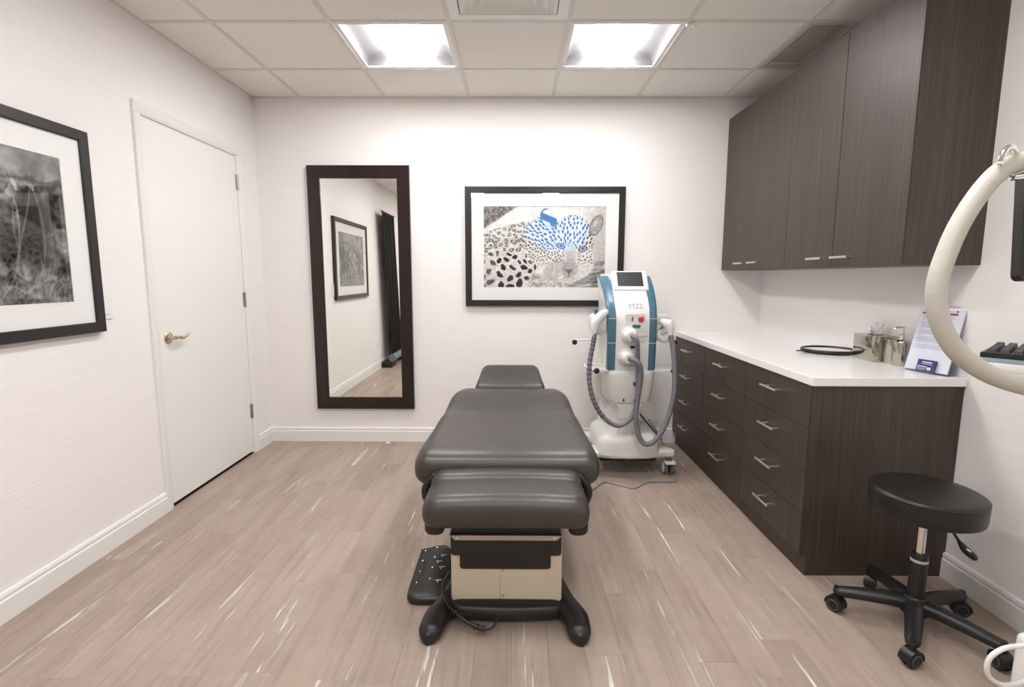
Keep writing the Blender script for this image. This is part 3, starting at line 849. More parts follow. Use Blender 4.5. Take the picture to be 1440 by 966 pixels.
# leg pads
def pad_x(y0, y1, z0, z1, hw, r, droop=0., n=7):
    """pad rounded on every side, lofted along X"""
    secs = []
    K = [(-1, .25), (-.985, .55), (-.955, .80), (-.90, .95), (-.80, 1.), (-.4, 1.), (0, 1.), (.4, 1.), (.80, 1.), (.90, .95), (.955, .80), (.985, .55), (1, .25)]
    yc, zc = (y0+y1)/2, (z0+z1)/2
    for q, s in K:
        hh = (z1-z0)/2*s; hy_ = (y1-y0)/2*(.55+.45*s)
        secs.append([(CC+q*hw, yc+a, zc+b-droop*q*q + .008*(1-q*q)*(1 if b > 0 else 0)) for a, b in rr(hy_, hh, min(r, hh*.95), n)])
    return loft(secs)
cp('leg_cushion', pad_x(1.785, 1.90, .475, .562, .278, .042), 'black_vinyl', 55)
b = pad_x(1.625, 1.835, .432, .548, .286, .052, .004)
cp('foot_cushion', b, 'black_vinyl', 55)
# under-pad structure
cp('under_tray', box(CC-.205, CC+.205, 1.80, 1.95, .375, .440, .008), 'black_matte')
for s in (-1, 1):
    pts = [(CC+s*.235, 1.74, .395), (CC+s*.285, 1.745, .375), (CC+s*.290, 1.80, .372), (CC+s*.285, 2.05, .40), (CC+s*.28, 2.4, .43)]
    cp('side_rail', loft([[(CC+s*(.262+p), y, .385+dz+q) for p, q in rr(.036*k, .034*k, .022, 5)] for y, k, dz in ((1.752, .6, 0), (1.757, .85, 0), (1.77, 1, 0), (1.9, 1, .01), (2.3, 1, .035))]), 'black_lacquer', 45)
    cp('hinge_arm', tube(spline([(CC+s*.272, 1.87, .535), (CC+s*.302, 1.86, .500), (CC+s*.306, 1.86, .465), (CC+s*.296, 1.88, .42)], 6), .011, 10, 1.6, True), 'black_plastic', 60)
cp('seat_frame', box(CC-.25, CC+.25, 1.92, 2.95, .435, .480, .01), 'black_matte')
cp('back_frame', box(CC-.12, CC+.12, 2.45, 3.02, .44, .50, .01), 'black_matte')
# body
bw = .207
BF = 1.80
def front_plate(x0, x1, y0, y1, z0, z1, r, rt_=0.001, n=5):
    P = []
    for cx, cz, a0, rad in ((x1-rt_, z1-rt_, 0, rt_), (x0+rt_, z1-rt_, 90, rt_), (x0+r, z0+r, 180, r), (x1-r, z0+r, 270, r)):
        for k in range(n+1):
            a = R(a0+90*k/n); P.append((cx+rad*math.cos(a), cz+rad*math.sin(a)))
    return extrude(P, 'y', y0, y1)
cp('column_cover', front_plate(CC-bw, CC+bw, BF, 2.42, .068, .345, .018), 'beige_shell', 40)
cp('cover_panel', front_plate(CC-bw+.004, CC-.0255, BF-.003, BF+.01, .0695, .255, .016), 'beige_shell', 40)
cp('cover_panel', front_plate(CC-.0225, CC+bw-.004, BF-.003, BF+.01, .0695, .255, .016), 'beige_shell', 40)
for (sx, sz) in ((CC-.012, .198), (CC-.012, .097)):
    s_ = lathe([(0, 0), (.0045, 0), (.004, .002), (0, .0025)], 10); xf(s_, Matrix.Translation((sx, BF-.003, sz)) @ Matrix.Rotation(R(90), 4, 'X'))
    cp('screw', s_, 'hinge_steel', 40)
cp('upper_shroud', front_plate(CC-bw+.001, CC+bw-.004, BF-.014, BF+.06, .262, .375, .012), 'black_plastic', 40)
cp('lower_shroud', front_plate(CC-bw+.034, CC+bw-.042, BF-.010, BF+.03, .206, .27, .012), 'black_plastic', 40)
cp('inner_well', box(CC-bw+.004, CC+bw-.007, BF-.008, 2.36, .345, .44), 'black_matte')
tb = cp('trim_bar', extrude([(CC-bw-.001, .342), (CC-bw+.017, .323), (CC+bw-.021, .323), (CC+bw-.003, .342), (CC+bw-.003, .346), (CC-bw-.001, .346)], 'y', BF-.018, BF-.013), 'silver_trim')
cp('trim_lip', box(CC-bw-.001, CC+bw-.003, BF-.030, BF-.013, .3455, .348), 'silver_trim', None, tb)
for sx in (CC-bw+.026, CC+bw-.031):
    s_ = lathe([(0, 0), (.0058, 0), (.005, .003), (0, .004)], 12); xf(s_, Matrix.Translation((sx, BF-.018, .334)) @ Matrix.Rotation(R(90), 4, 'X'))
    cp('screw', s_, 'chrome', 40, tb)
for s, x in ((-1, CC-bw-.001), (1, CC+bw-.003)):
    cp('trim_wire', cyl((x, BF-.02, .346), (x+(-s)*.010, 1.79, .39), .002, 6), 'silver_trim', None, tb)
# black foot: crossbar, two splayed front feet, spine and rear feet
def ell(path, hw, hh, ns=16, taper=None):
    P = spline(path, 6); n = len(P); secs = []
    seq = []
    for i, p in enumerate(P):
        tdir = (P[min(i+1, n-1)]-P[max(i-1, 0)]); tdir.z = 0; tdir.normalize(); side = Vector((tdir.y, -tdir.x, 0))
        q = i/(n-1); k = taper(q) if taper else 1
        seq.append((p, tdir, side, k))
    p, td, sd, k = seq[0]; seq = [(p-td*hw*math.sin(R(a)), td, sd, k*math.cos(R(a))) for a in (88, 78, 66, 52, 36, 18)] + seq
    p, td, sd, k = seq[-1]; seq = seq + [(p+td*hw*k*math.sin(R(a)), td, sd, k*math.cos(R(a))) for a in (18, 36, 52, 66, 78, 88)]
    for p, td, sd, k in seq:
        ring_ = []
        for j in range(ns):
            a = 2*math.pi*j/ns; ca, sa = math.cos(a), math.sin(a)
            ring_.append(p + sd*hw*k*math.copysign(abs(ca)**.8, ca) + Vector((0, 0, hh*(max(k, .45)**.6)*math.copysign(abs(sa)**.8, sa) - hh*(1-max(k, .45)**.6))))
        secs.append(ring_)
    return loft(secs)
b = ell([(CC-.15, 2.06, .050), (CC-.185, 1.93, .050), (CC-.215, 1.83, .046), (CC-.255, 1.75, .040), (CC-.268, 1.69, .036)], .047, .034, taper=lambda q: 1.12-.20*q)
join(b, ell([(CC+.15, 2.06, .050), (CC+.185, 1.93, .050), (CC+.215, 1.83, .046), (CC+.255, 1.75, .040), (CC+.262, 1.69, .036)], .047, .034, taper=lambda q: 1.12-.20*q))
join(b, ell([(CC-.17, 1.815, .046), (CC, 1.805, .046), (CC+.17, 1.815, .046)], .058, .036))
join(b, ell([(CC, 2.02, .045), (CC, 2.4, .045), (CC, 2.80, .045)], .14, .036))
join(b, ell([(CC, 2.75, .040), (CC-.16, 2.85, .038), (CC-.25, 2.95, .036)], .05, .034))
join(b, ell([(CC, 2.75, .040), (CC+.16, 2.85, .038), (CC+.25, 2.95, .036)], .05, .034))
cp('foot_base', b, 'black_plastic', 50)

# foot control with buttons and a coiled cable
fc = thing('foot_control', 'black foot control pad with buttons lying beside the treatment chair', 'foot control', (-.352, 2.04, 0), R(4))
outl = [(-.062, .165), (.062, .185), (.082, .0), (.085, -.150), (.060, -.170), (-.05, -.165), (-.082, -.140), (-.085, -.10), (-.072, .05)]
P2 = spline([(p[0], p[1], 0) for p in outl]+[(outl[0][0], outl[0][1], 0)], 5)[:-1]
def scal(P, k, z0, z1): return [(p.x*k, p.y*k, z0+(z1-z0)*((p.y+.17)/.36)) for p in P]
obj('pedal_body', loft([scal(P2, .95, 0, 0), scal(P2, 1, .006, .008), scal(P2, 1, .022, .048), scal(P2, .97, .030, .058), scal(P2, .90, .034, .062)]), 'black_plastic', fc, 40)
topz = lambda y: .0345+.028*((y+.17)/.36)
obj('button_plate', box(-.01, .06, -.105, .12, .03, .0665, .006), 'rubber_grey', fc) if False else None
for k in range(4):
    for c_ in (-.042, .008):
        y = .135-.072*k - (0 if c_ < 0 else -.022)
        o = obj('button', lathe([(0, 0), (.0055, 0), (.0045, .006), (0, .008)], 12), 'chrome', fc, 40); o.location = (c_-.006*k*.8+.004, y, topz(y)-.001)
for k, (x_, y_) in enumerate(((.048, .105), (.030, .062), (.045, .022), (.036, -.065))):
    z = topz(y_)+.0005
    mk = box(x_-.016, x_+.010, y_-.002, y_+.002, z-.001, z+.0008); join(mk, xf(box(-.010, .010, -.0018, .0018, -.001, .0008), Matrix.Translation((x_-.006, y_-.008, z)) @ Matrix.Rotation(R(50+20*k), 4, 'Z')))
    obj('position_icon', mk, 'paper_grey', fc)
# cable: from pedal edge to under the chair, coiled middle
Mi = Matrix.Rotation(-R(4), 4, 'Z') @ Matrix.Translation((.352, -2.04, 0))
pc = spline([(-.262, 1.93, .10), (-.275, 1.86, .10), (-.262, 1.79, .090), (-.225, 1.745, .070), (-.17, 1.715, .045), (-.11, 1.70, .030), (-.078, 1.71, .03), (-.062, 1.74, .045), (-.045, 1.80, .075)], 10)
obj('cable', xf(tube(pc, lambda q: .0075 if q < .62 else .0045, 8, 1, True), Mi), 'black_plastic', fc, 60)
cb = BM()
for q0, q1 in ((24, 34), (45, 52)):
    for i in range(q0, q1, 2):
        p = pc[i]; d_ = (pc[i+1]-pc[i-1]).normalized(); join(cb, tube([p-d_*.0025, p+d_*.0025], .0125, 10))
obj('cable_coil', xf(cb, Mi), 'black_plastic', fc, 40)['kind'] = 'stuff'

# ================================================================== LASER MACHINE
LX, LY = .735, 3.20
lm = thing('laser_machine', 'white laser treatment machine with blue side stripes and grey hoses', 'laser machine', (LX, LY, 0))
def lp(name, bm, m, smooth=None, parent=None): return obj(name, bm, m, parent or lm, smooth)
def yfront(z):
    P = [(.70, .012), (.80, .004), (.95, .0), (1.03, .006), (1.09, .030), (1.15, .080), (1.21, .150), (1.26, .225), (1.292, .290)]
    for (a, b), (c, d) in zip(P, P[1:]):
        if z <= c: return b+(d-b)*(z-a)/(c-a)
    return P[-1][1]
def hwz(z): return .150 + .018*max(0, min(1, (z-1.05)/.24))
zl = [.70, .76, .85, .95, 1.0, 1.03, 1.06, 1.09, 1.12, 1.15, 1.18, 1.21, 1.235, 1.26, 1.28, 1.292]
secs = []
for z in zl:
    y0 = yfront(z); y1 = .42; h_ = hwz(z); ring_ = rr(h_, (y1-y0)/2, .03, 5)
    secs.append([(p, (y0+y1)/2+q, z) for p, q in ring_])
ub = lp('upper_body', loft(secs), 'machine_white', 45)
lp('top_cover', loft([[(p, .365+q, z) for p, q in rr(hw, hd2, .03, 5)] for z, hw, hd2 in ((1.284, .140, .070), (1.290, .146, .076), (1.298, .146, .076), (1.304, .136, .066))]), 'machine_white', 40)
for s in (-1, 1):
    secs = []; secs2 = []
    for z in zl:
        y0 = yfront(z); h_ = hwz(z); wi = .046 if z < 1.1 else .046+.012*min(1, (z-1.1)/.15)
        y1 = y0+.045
        secs.append([(s*(h_-wi), y0-.004, z), (s*(h_-.012), y0-.0045, z), (s*(h_+.002), y0+.006, z), (s*(h_+.004), y0+.02, z), (s*(h_+.003), y1, z), (s*(h_-.01), y1, z), (s*(h_-wi), y0+.01, z)])
    st_ = lp('blue_stripe', loft(secs), 'machine_blue', 30)
    for zg in (1.028, .875):
        lp('stripe_joint', box(s*.127-.0255, s*.127+.0255, yfront(zg)-.0058, yfront(zg), zg-.0015, zg+.0015), 'machine_white', None, st_)
# console screen on the slope
sl = math.atan2(.225-.080, 1.26-1.15)
b = box(-.118, .118, -.030, .02, -.075, .085, .012, 3); 
sc_m = Matrix.Translation((.012, .196, 1.243)) @ Matrix.Rotation(-R(38), 4, 'X')
scn = lp('screen_bezel', xf(b, sc_m), 'machine_white', 40)
lp('screen', xf(box(-.083, .083, -.033, -.029, -.044, .070, .001, 1), sc_m), 'screen_dark', None, scn)
text_mesh('logo_text', 'M22', .052, 'letter_grey', ub, (.022, yfront(1.105)-.005, 1.103), (R(90-36), 0, 0))
o = lp('stop_button', lathe([(0, 0), (.012, 0), (.012, .006), (.019, .010), (.019, .017), (.014, .022), (0, .023)], 20), 'red_button', 40); o.location = (.048, yfront(1.03), 1.025); o.rotation_euler = (R(90), 0, 0)
o = lp('key_switch', lathe([(0, 0), (.011, 0), (.010, .005), (0, .006)], 16), 'chrome', 40); o.location = (-.006, yfront(1.03), 1.028); o.rotation_euler = (R(90), 0, 0)
lp('key', box(-.009, -.003, yfront(1.03)-.022, yfront(1.03)-.004, 1.016, 1.040), 'green_button')
lp('handle_slot', front_plate(-.004, .046, -.008, .0, .968, .990, .008), 'machine_blue', 40)
lp('slot_frame', front_plate(-.05, .075, -.005, .004, .955, 1.058, .012, .012), 'machine_white', 40)
lp('panel_seam', box(-.10, .10, -.0008, .003, .9475, .9495), 'paper_grey')
o = lp('card_slot', box(-.012, .035, -.006, 0, .843, .856), 'black_matte')
o = lp('status_button', lathe([(0, 0), (.012, 0), (.011, .007), (0, .009)], 16), 'green_button', 40); o.location = (.036, .003, .808); o.rotation_euler = (R(90), 0, 0)
o = lp('status_button', lathe([(0, 0), (.012, 0), (.011, .007), (0, .009)], 16), 'green_button', 40); o.location = (.022, -.006, .615); o.rotation_euler = (R(90), 0, 0)
for px_, pz_ in ((-.020, .925), (-.032, .785)):
    ring_ = lp('port_ring', lathe([(0, 0), (.056, 0), (.056, .010), (.049, .014), (0, .014)], 28), 'machine_cream', 35)
    ring_.location = (px_, .004, pz_); ring_.rotation_euler = (R(90), 0, 0)
    o = obj('connector', lathe([(0, .013), (.046, .013), (.046, .035), (.040, .052), (.028, .066), (0, .068)], 24), 'machine_white', ring_, 40)
lp('connector_arm', cyl((.01, -.035, .912), (.085, -.035, .925), .005, 8), 'chrome', 40)
# lower shell
secs = []
for z, hw, y0 in ((.495, .136, .028), (.50, .141, .018), (.52, .145, .010), (.60, .153, .002), (.66, .157, .0), (.694, .158, .002), (.699, .155, .005)):
    secs.append([(p*(1), .21+q+y0/2, z - (.018*(1-(p/.16)**2) if z < .51 and q < 0 else 0)) for p, q in rr(hw, .21-y0/2, .055, 6)])
lp('lower_shell', loft(secs), 'machine_cream', 45)
for px_ in (-.042, .030):
    lp('shell_bolt', extrude([(px_-.007, .503), (px_+.007, .503), (px_, .519)], 'y', -.001 if 0 else .004, .03), 'black_matte')
# rear body wings behind shell
lp('rear_body', loft([[(p, .33+q, z) for p, q in rr(hw, .12, .04, 5)] for z, hw in ((.42, .13), (.52, .19), (.60, .205), (.86, .205), (.95, .17), (1.0, .15))]), 'machine_cream', 40)
# pedestal
def ped(z, fw_, bw_, y0, y1): return [(-fw_, y0, z), (fw_, y0, z), (fw_*1.05, y0+.012, z), (bw_, y1-.05, z), (bw_*.96, y1, z), (-bw_*.96, y1, z), (-bw_, y1-.05, z), (-fw_*1.05, y0+.012, z)]
lp('pedestal', loft([ped(.19, .120, .17, .0, .42), ped(.25, .085, .15, .015, .41), ped(.33, .068, .14, .025, .40), ped(.44, .066, .13, .03, .40), ped(.46, .075, .13, .028, .40), ped(.50, .11, .135, .03, .40)]), 'machine_cream', 35)
lp('pedestal_seam', box(-.069, .069, .0215, .03, .3795, .3815), 'paper_grey')
# base with four legs
def base_ring(z, k, dy=0): 
    P = [(-.19, .0), (-.12, -.022), (0, -.03), (.12, -.022), (.19, .0), (.30, .02), (.315, .06), (.28, .10), (.20, .14), (.20, .32), (.28, .38), (.29, .43), (.24, .46), (0, .44), (-.24, .46), (-.29, .43), (-.28, .38), (-.20, .32), (-.20, .14), (-.28, .10), (-.315, .06), (-.30, .02)]
    return [(p*k, .2+(q-.2)*k, z) for p, q in P]
lp('base', loft([base_ring(.126, .95), base_ring(.132, .985), base_ring(.145, 1.0), base_ring(.160, .99), base_ring(.168, .95)]), 'machine_white', 40)
lp('base_hump', loft([[(p, .20+q, z) for p, q in rr(hw, hd2, .06, 5)] for z, hw, hd2 in ((.150, .205, .225), (.22, .200, .222), (.252, .192, .214), (.274, .172, .196), (.284, .140, .17))]), 'machine_cream', 40)
lp('base_underside', box(-.18, .18, .02, .42, .10, .127), 'black_matte')
for (cx_, cy_) in ((.272, .045), (-.272, .045), (.25, .42), (-.25, .42)):
    cst = lp('caster', lathe([(0, .128), (.018, .128), (.018, .105), (.026, .098), (.026, .09), (0, .089)], 16, (cx_, cy_)), 'rubber_grey', 35)
    for s in (-1, 1):
        w_ = lathe([(0, -.012), (.040, -.012), (.047, -.008), (.048, .0), (.047, .008), (.040, .012), (0, .012)], 28)
        xf(w_, Matrix.Translation((cx_+s*.020, cy_+.012, .048)) @ Matrix.Rotation(R(90), 4, 'Y'))
        wh = lp('wheel', w_, 'rubber_grey', 40, cst)
    for s in (-1, 1):
        w_ = lathe([(0, -.002), (.034, -.002), (.036, 0), (.030, .003), (0, .004)], 24)
        xf(w_, Matrix.Translation((cx_+s*.033, cy_+.012, .048)) @ Matrix.Rotation(s*R(90), 4, 'Y'))
        lp('wheel_cap', w_, 'machine_white', 40, cst)
    lp('brake_cover', loft([[(cx_+p, cy_+q-.02, z) for p, q in rr(.034, .035, .012, 4)] for z in (.086, .098)]), 'machine_white', 40, cst)
# side shelves and hand-piece cradles
for s in (-1, 1):
    shf = lp('side_shelf', extrude([(s*.13, .02), (s*.25, -.01), (s*.275, .0), (s*.275, .10), (s*.25, .13), (s*.13, .16)], 'z', .690, .704, .003), 'machine_white', 40)
    lp('shelf_rail', tube(spline([(s*.16, .12, .72), (s*.27, .11, .722), (s*.285, .05, .718), (s*.262, .0, .712)], 5), .006, 8, 1, True), 'machine_white', 60, shf)
    k_ = lathe([(0, 0), (.017, 0), (.019, .008), (.017, .018), (0, .022)], 18); xf(k_, Matrix.Translation((s*(.222 if s < 0 else .262), -.008, .700)) @ Matrix.Rotation(R(90), 4, 'X'))
    lp('knob', k_, 'black_plastic', 40, shf)
    arm = lp('rear_arm', tube([(s*.15, .26, .865), (s*.33, .24, .865)], .006, 8), 'machine_white', 40)
    k_ = lathe([(0, 0), (.016, 0), (.018, .008), (.016, .017), (0, .02)], 18); xf(k_, Matrix.Translation((s*.335, .235, .850)) @ Matrix.Rotation(R(90), 4, 'X'))
    lp('knob', k_, 'black_plastic', 40, arm)
    cr = lp('cradle', loft([[(s*(.155+a), .12+q, z+dz) for q, dz in rr(.055*k, .05*k, .02, 4)] for a, z, k in ((0, .99, 1.2), (.04, 1.0, 1.0), (.08, 1.005, .9), (.10, 1.0, .7))]), 'machine_cream', 40)
    if s < 0: lp('cradle_pad', xf(box(-.012, .012, -.02, .02, -.05, .05, .006), Matrix.Translation((s*.205, .085, 1.035)) @ Matrix.Rotation(R(s*25), 4, 'Y')), 'machine_blue_dark', 40, cr)
    P_ = [(-.165, .03, 1.065), (-.195, .02, 1.045), (-.232, .01, 1.005), (-.240, .005, .965), (-.238, .0, .925)] if s < 0 else [(.190, .03, 1.005), (.205, .02, 1.000), (.226, .01, .985), (.236, .005, .955), (.238, .0, .918)]
    hp = tube(spline(P_, 6), lambda q: .018+.011*math.sin(q*3.1)-.006*q, 14, 1.2, True)
    hpo = lp('handpiece', hp, 'machine_white', 55)
    lp('handpiece_tip', tube([(s*.232, .01, 1.0), (s*.215, .03, .955), (s*.20, .04, .935)], lambda q: .024-.008*q, 12, 1, True), 'machine_cream', 55, hpo)
lp('cooling_ring', ring_tube(.045, .052, .010, 0), 'machine_cream', 60).matrix_basis = Matrix.Translation((.212, .06, .93)) @ Matrix.Rotation(R(90), 4, 'X') @ Matrix.Rotation(R(20), 4, 'Z')
# hoses
h1 = spline([(-.235, .0, .935), (-.248, -.005, .86), (-.268, -.02, .74), (-.268, -.04, .62), (-.235, -.06, .50), (-.17, -.07, .405), (-.085, -.07, .362), (-.005, -.06, .41), (.032, -.05, .52), (.032, -.05, .66), (.022, -.06, .80), (.008, -.085, .895), (-.010, -.075, .922), (-.018, -.05, .925)], 8)
lp('hose', tube(h1, .0145, 14), 'hose_grey', 60)
sb = BM()
for i in range(4, 40, 2):
    p = h1[i]; d_ = (h1[i+1]-h1[i-1]).normalized(); join(sb, tube([p-d_*.006, p+d_*.006], .0158, 12))
lp('hose_wrap', sb, 'hose_seg', 40)['kind'] = 'stuff'
h2 = spline([(.238, .0, .925), (.252, -.01, .85), (.262, -.03, .72), (.258, -.05, .56), (.215, -.075, .40), (.15, -.09, .285), (.085, -.095, .250), (.040, -.085, .30), (.020, -.075, .42), (.028, -.075, .55), (.040, -.08, .66), (.030, -.095, .745), (.0, -.09, .780), (-.030, -.055, .785)], 8)
lp('hose', tube(h2, .0160, 14), 'hose_grey', 60)
pcord = spline([(.20, .30, .30), (.26, .25, .2), (.33, .12, .02), (.30, -.03, .008), (.26, -.085, .006), (.10, -.10, .006), (.0, -.19, .006), (-.08, -.15, .006), (-.17, -.10, .006), (-.25, -.20, .006), (-.33, -.28, .006), (-.37, -.24, .006)], 8)
lp('power_cord', tube(pcord, .0055, 8), 'cord_grey', 60)
lp('rear_cord', tube(spline([(.10, .40, .40), (.17, .40, .30), (.24, .36, .22), (.30, .30, .15)], 6), .007, 8), 'rubber_grey', 60)

# ================================================================== STOOL
st = thing('rolling_stool', 'black round rolling stool with chrome post beside the drawer cabinet', 'stool', (1.475, 1.765, 0))
def sp(name, bm, m, smooth=None, parent=None): return obj(name, bm, m, parent or st, smooth)
ST = .535
sx_, sy_ = .012, -.03
SR = .172
sp('seat', lathe([(0, ST-.086), (SR-.014, ST-.086), (SR-.004, ST-.081), (SR-.001, ST-.070), (SR, ST-.018), (SR-.004, ST-.006), (SR-.013, ST), (.12, ST+.002), (0, ST+.003)], 56), 'stool_vinyl', 40)
sp('seat_piping', ring_tube(SR-.0025, SR-.0025, .0035, ST-.011, 56, 8), 'stool_vinyl', 60)
sp('seat_plate', box(-.075, .075, -.075, .075, ST-.104, ST-.086, .004), 'black_plastic')
sp('gas_post', lathe([(0, .26), (.014, .26), (.014, ST-.10), (0, ST-.10)], 20), 'chrome', 40)
sp('post_sleeve', lathe([(0, .07), (.027, .07), (.027, .285), (.024, .292), (.016, .294), (0, .294)], 24), 'black_plastic', 40)
sp('sleeve_label', lathe([(.0272, .262), (.0275, .262), (.0275, .272), (.0272, .272)], 24), 'paper_grey', 40)
lvp = sp('lever', tube([(.02, -.02, ST-.100), (.06, -.045, ST-.125), (.092, -.06, ST-.180)], .005, 8), 'black_plastic', 60)
lgp = tube(spline([(.088, -.058, ST-.173), (.102, -.063, ST-.192), (.122, -.072, ST-.212)], 4), lambda q: .011+.008*math.sin(2.2*q), 12, .7, True)
sp('lever_grip', lgp, 'black_plastic', 55, lvp)
sp('lever_mark', xf(box(-.010, .010, -.001, .001, -.003, .003), Matrix.Translation((.098, -.083, ST-.186)) @ Matrix.Rotation(R(35), 4, 'Y')), 'paper', None, lvp)
sp('hub', lathe([(0, .062), (.042, .062), (.046, .075), (.042, .115), (.032, .130), (0, .131)], 24), 'black_plastic', 40)
casters = [(-.224, .094), (-.150, -.190), (.136, -.203), (.231, .069), (.011, .250)]
for (cx_, cy_) in casters:
    n_ = math.hypot(cx_, cy_); ux, uy = cx_/n_, cy_/n_
    ln = .245; ex, ey = ux*ln, uy*ln
    leg_ = [(ux*q, uy*q, z) for q, z in ((.02, .096), (.08, .096), (.16, .090), (ln-.01, .082))]
    lg = sp('leg', tube(leg_, lambda q: .033-.010*q, 12, .85, True), 'black_plastic', 55)
    sp('caster_stem', cyl((ex, ey, .10), (ex, ey, .055), .011, 10), 'black_plastic', 40, lg)
    aa = math.atan2(uy, ux)+.9
    dx_, dy_ = math.cos(aa), math.sin(aa)
    for s in (-1, 1):
        w_ = lathe([(0, -.008), (.022, -.008), (.0285, -.005), (.029, 0), (.0285, .005), (.022, .008), (0, .008)], 24)
        xf(w_, Matrix.Translation((ex+dx_*s*.013, ey+dy_*s*.013, .029)) @ Matrix.Rotation(aa, 4, 'Z') @ Matrix.Rotation(R(90), 4, 'Y'))
        sp('caster_wheel', w_, 'black_plastic', 40, lg)
        w_ = ring_tube(.019, .019, .0012, 0, 24, 6)
        xf(w_, Matrix.Translation((ex+dx_*s*.0215, ey+dy_*s*.0215, .029)) @ Matrix.Rotation(aa, 4, 'Z') @ Matrix.Rotation(R(90), 4, 'Y'))
        sp('wheel_ring', w_, 'rubber_grey', 60, lg)
    hood = []
    for k in range(9):
        a = R(-10+200*k/8)
        hood.append((math.cos(a)*.033, math.sin(a)*.033))
    prof = hood+[(p*.9, q*.9) for p, q in reversed(hood)]
    w_ = extrude(prof, 'y', -.020, .020)
    xf(w_, Matrix.Translation((ex, ey, .030)) @ Matrix.Rotation(aa-R(90), 4, 'Z'))
    sp('caster_hood', w_, 'black_plastic', 35, lg)

# ================================================================== IMAGING CART AT THE RIGHT
ct = thing('equipment_cart', 'white equipment cart with black monitor, keyboard and hanging ivory hose', 'medical cart', (1.40, 1.20, 0))
OX, OY = 1.40, 1.20
def kp(name, bm, m, smooth=None, parent=None): return obj(name, xf(bm, Matrix.Translation((-OX, -OY, 0))), m, parent or ct, smooth)
kp('cart_body', box(1.362, 1.76, .98, 1.30, .10, .335, .02, 3), 'machine_white', 40)
kp('cart_top', box(1.40, 1.74, 1.0, 1.28, .335, .35, .006), 'machine_cream', 40)
kp('column', box(1.52, 1.60, 1.16, 1.24, .325, 1.60, .012), 'machine_white', 40)
lo = spline([(1.375, 1.25, .322), (1.335, 1.25, .323), (1.293, 1.25, .315), (1.262, 1.25, .292), (1.254, 1.25, .262), (1.266, 1.25, .230), (1.302, 1.25, .209), (1.345, 1.25, .214), (1.375, 1.25, .232)], 6)
kp('side_handle', tube(lo, .0062, 10), 'machine_white', 60)
for (cx_, cy_) in ((1.43, 1.04), (1.70, 1.04), (1.43, 1.24), (1.70, 1.24)):
    cs_ = kp('caster', cyl((cx_, cy_, .07), (cx_, cy_, .105), .016, 12), 'rubber_grey', 40)
    w_ = lathe([(0, -.014), (.030, -.014), (.037, -.008), (.037, .008), (.030, .014), (0, .014)], 24); xf(w_, Matrix.Translation((cx_, cy_+.01, .037)) @ Matrix.Rotation(R(90), 4, 'Y'))
    kp('wheel', w_, 'rubber_grey', 40, cs_)
# keyboard tray turned towards the treatment chair
kM = Matrix.Translation((1.055, 1.160, 1.108)) @ Matrix.Rotation(R(-50), 4, 'Z')
kt = kp('keyboard_tray', xf(box(-.004, .46, -.060, .19, -.016, -.001, .003), kM), 'steel_tray', 40)
kp('tray_lip', xf(box(-.004, .462, -.066, -.060, -.022, -.004, .002), kM), 'machine_white', 40, kt)
kb = kp('keyboard', xf(loft([[(p, .075+q, z) for p, q in ((-.0, -.075), (.44, -.075), (.44, .075), (0, .075))] for z in (.0, .010)] ), kM), 'black_plastic', 30)
key = None
for r in range(5):
    for c_ in range(20):
        kx = .008+c_*.0215; ky = .006+r*.0275
        b = BM(); 
        b = loft([[(kx, ky, .010), (kx+.0185, ky, .010), (kx+.0185, ky+.0235, .010), (kx, ky+.0235, .010)], [(kx+.003, ky+.003, .018+.0012*r), (kx+.0155, ky+.003, .018+.0012*r), (kx+.0155, ky+.020, .019+.0012*r), (kx+.003, ky+.020, .019+.0012*r)]])
        kp('key_cap', xf(b, kM), 'black_plastic', None, kb)
kp('tray_arm', box(1.24, 1.58, 1.10, 1.22, 1.06, 1.091, .004), 'machine_white', 40)
# monitor
mM = Matrix.Translation((1.164, 1.205, 1.278)) @ Matrix.Rotation(R(-4), 4, 'Z') @ Matrix.Rotation(R(-5), 4, 'X')
mo = kp('monitor', xf(loft([[(.18+p, y, .13+q) for p, q in rr(.18*k, .13*k, .014, 6)] for y, k in ((0, .985), (-.003, 1), (.022, 1), (.034, .93))]), mM), 'black_lacquer', 40)
kp('display', xf(box(.014, .346, -.0045, -.0025, .016, .244), mM), 'screen_dark', None, mo)
kp('monitor_arm', box(1.36, 1.56, 1.22, 1.26, 1.34, 1.42, .004), 'black_plastic', None, mo)
# hose ring and chrome hook
hpix = [(1.30, 1.18, 1.500), (1.18, 1.13, 1.528), (1.072, 1.10, 1.527), (1.005, 1.095, 1.510), (.960, 1.09, 1.470), (.918, 1.085, 1.405), (.890, 1.08, 1.340), (.872, 1.075, 1.270), (.880, 1.07, 1.200), (.915, 1.065, 1.138), (.970, 1.06, 1.095), (1.030, 1.06, 1.070), (1.10, 1.06, 1.055), (1.20, 1.065, 1.05), (1.32, 1.08, 1.08)]
H3 = spline(hpix, 8)
hz_ = kp('hose', tube(H3, .0190, 18), 'hose_ivory', 60)
wr = BM()
def helix(path, r, turns, tr):
    out = []; n = len(path)*6
    for i in range(n):
        q = i/(n-1)*(len(path)-1); k = min(int(q), len(path)-2); p = path[k].lerp(path[k+1], q-k); d_ = (path[k+1]-path[k]).normalized()
        a = d_.cross(Vector((0, 1, 0))).normalized(); b = d_.cross(a); an = 2*math.pi*turns*i/(n-1)
        out.append(p+a*r*math.cos(an)+b*r*math.sin(an))
    return tube(out, tr, 6)
kp('spiral_wrap', helix(H3, .0184, 26, .0008), 'hose_ivory', 60, hz_)
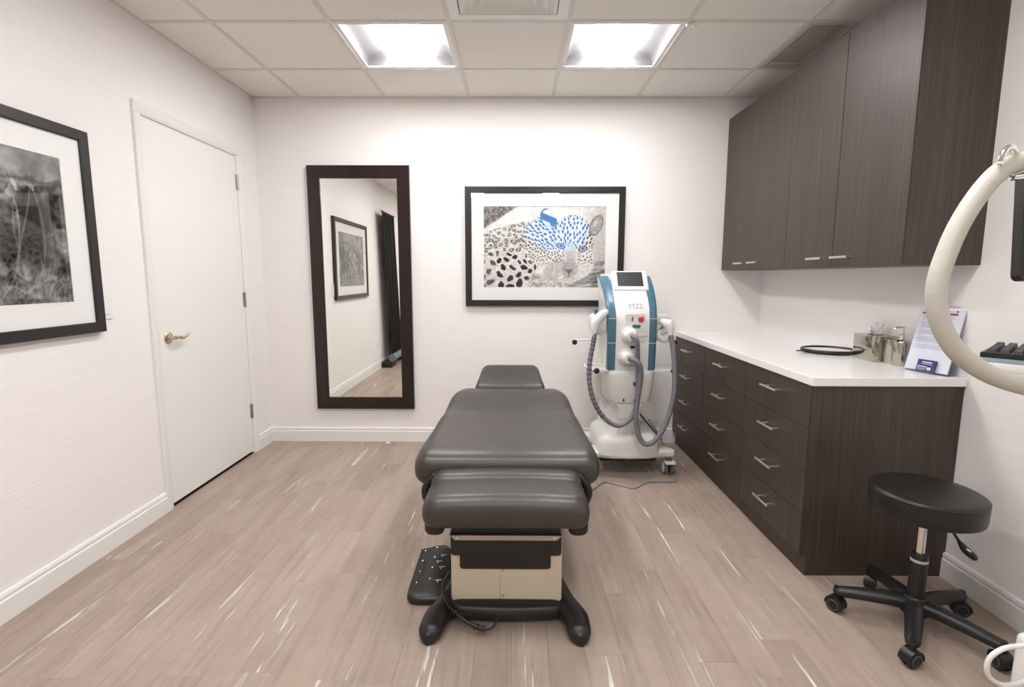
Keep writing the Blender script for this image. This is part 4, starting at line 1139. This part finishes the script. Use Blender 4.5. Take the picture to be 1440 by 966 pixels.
hk = kp('hook', tube(spline([(.972, 1.075, 1.512), (.977, 1.078, 1.526), (.985, 1.081, 1.539), (.997, 1.085, 1.546), (1.011, 1.092, 1.545), (1.023, 1.10, 1.536), (1.033, 1.112, 1.518), (1.05, 1.13, 1.50), (1.12, 1.17, 1.505), (1.53, 1.20, 1.56)], 7), .0058, 12, 1, True), 'chrome', 60)
kp('hook_clip', tube(spline([(1.052, 1.075, 1.535), (1.044, 1.072, 1.515), (1.048, 1.074, 1.502), (1.062, 1.085, 1.500)], 5), .004, 8, 1, True), 'satin_brass', 60, hk)

# ================================================================== BACKDROP SEEN IN THE MIRROR
bd = thing('backdrop_stand', 'black fabric backdrop standing close to wall beside framed grey photo, seen in mirror', 'backdrop', (-1.82, .22, 0))
secs = []
for k in range(15):
    z = .10+(2.17-.10)*k/14; q = k/14
    ya, yb = .40+.05*(1-q)-.0 , -.24+.14*q
    ya = .42+.22*q
    line = []
    for i in range(33):
        s = i/32; y = ya+(yb-ya)*s-.22
        line.append((.035*(1-q)+.010*math.sin(s*22+q*1.2)*(1.2-.6*q), y, z))
    secs.append(line+[(p[0]-.004, p[1], p[2]) for p in reversed(line)])
obj('fabric', loft(secs), 'cloth_black', bd, 50)
obj('top_bar', cyl((-.002, .42, 2.172), (-.002, -.33, 2.172), .010, 10), 'black_plastic', bd, 40)
obj('pole', cyl((-.03, .05, .03), (-.012, .05, 2.165), .010, 10), 'black_plastic', bd, 40)
obj('roll', cyl((.075, .36, .135), (.075, -.60, .135), .050, 20), 'roll_grey', bd, 40)
obj('base_block', box(-.078, .07, .10, .37, 0, .082, .01), 'black_matte', bd, 40)
obj('base_block', box(-.078, .07, -.60, -.35, 0, .082, .01), 'black_matte', bd, 40)
t = thing('wall_outlet', 'white wall outlet low on the wall beside black backdrop, seen in mirror', 'outlet', (L, .71, .36))
obj('plate', box(0, .006, -.036, .036, -.057, .057, .002), 'white_paint', t)
for s in (-1, 1): obj('socket', box(.005, .008, -.016, .016, s*.024-.014, s*.024+.014, .002), 'door_white', t)

# ================================================================== SMALL FLOOR SCRAP
t = thing('plastic_scrap', 'tiny clear plastic scrap lying on floor below the wall mirror', 'scrap', (-.985, 3.845, 0), R(30))
secs = []
rs = random.Random(4)
for k in range(6):
    q = k/5; line = [( (i/5-.5)*.034*(1-.4*q), (q-.5)*.036, .0015+.016*abs(math.sin(2.2*q+i*.9))*(.5+rs.random()*.5)) for i in range(6)]
    secs.append(line+[(p[0], p[1], p[2]-.0012) for p in reversed(line)])
obj('wrapper', loft(secs), 'tissue', t, 40)
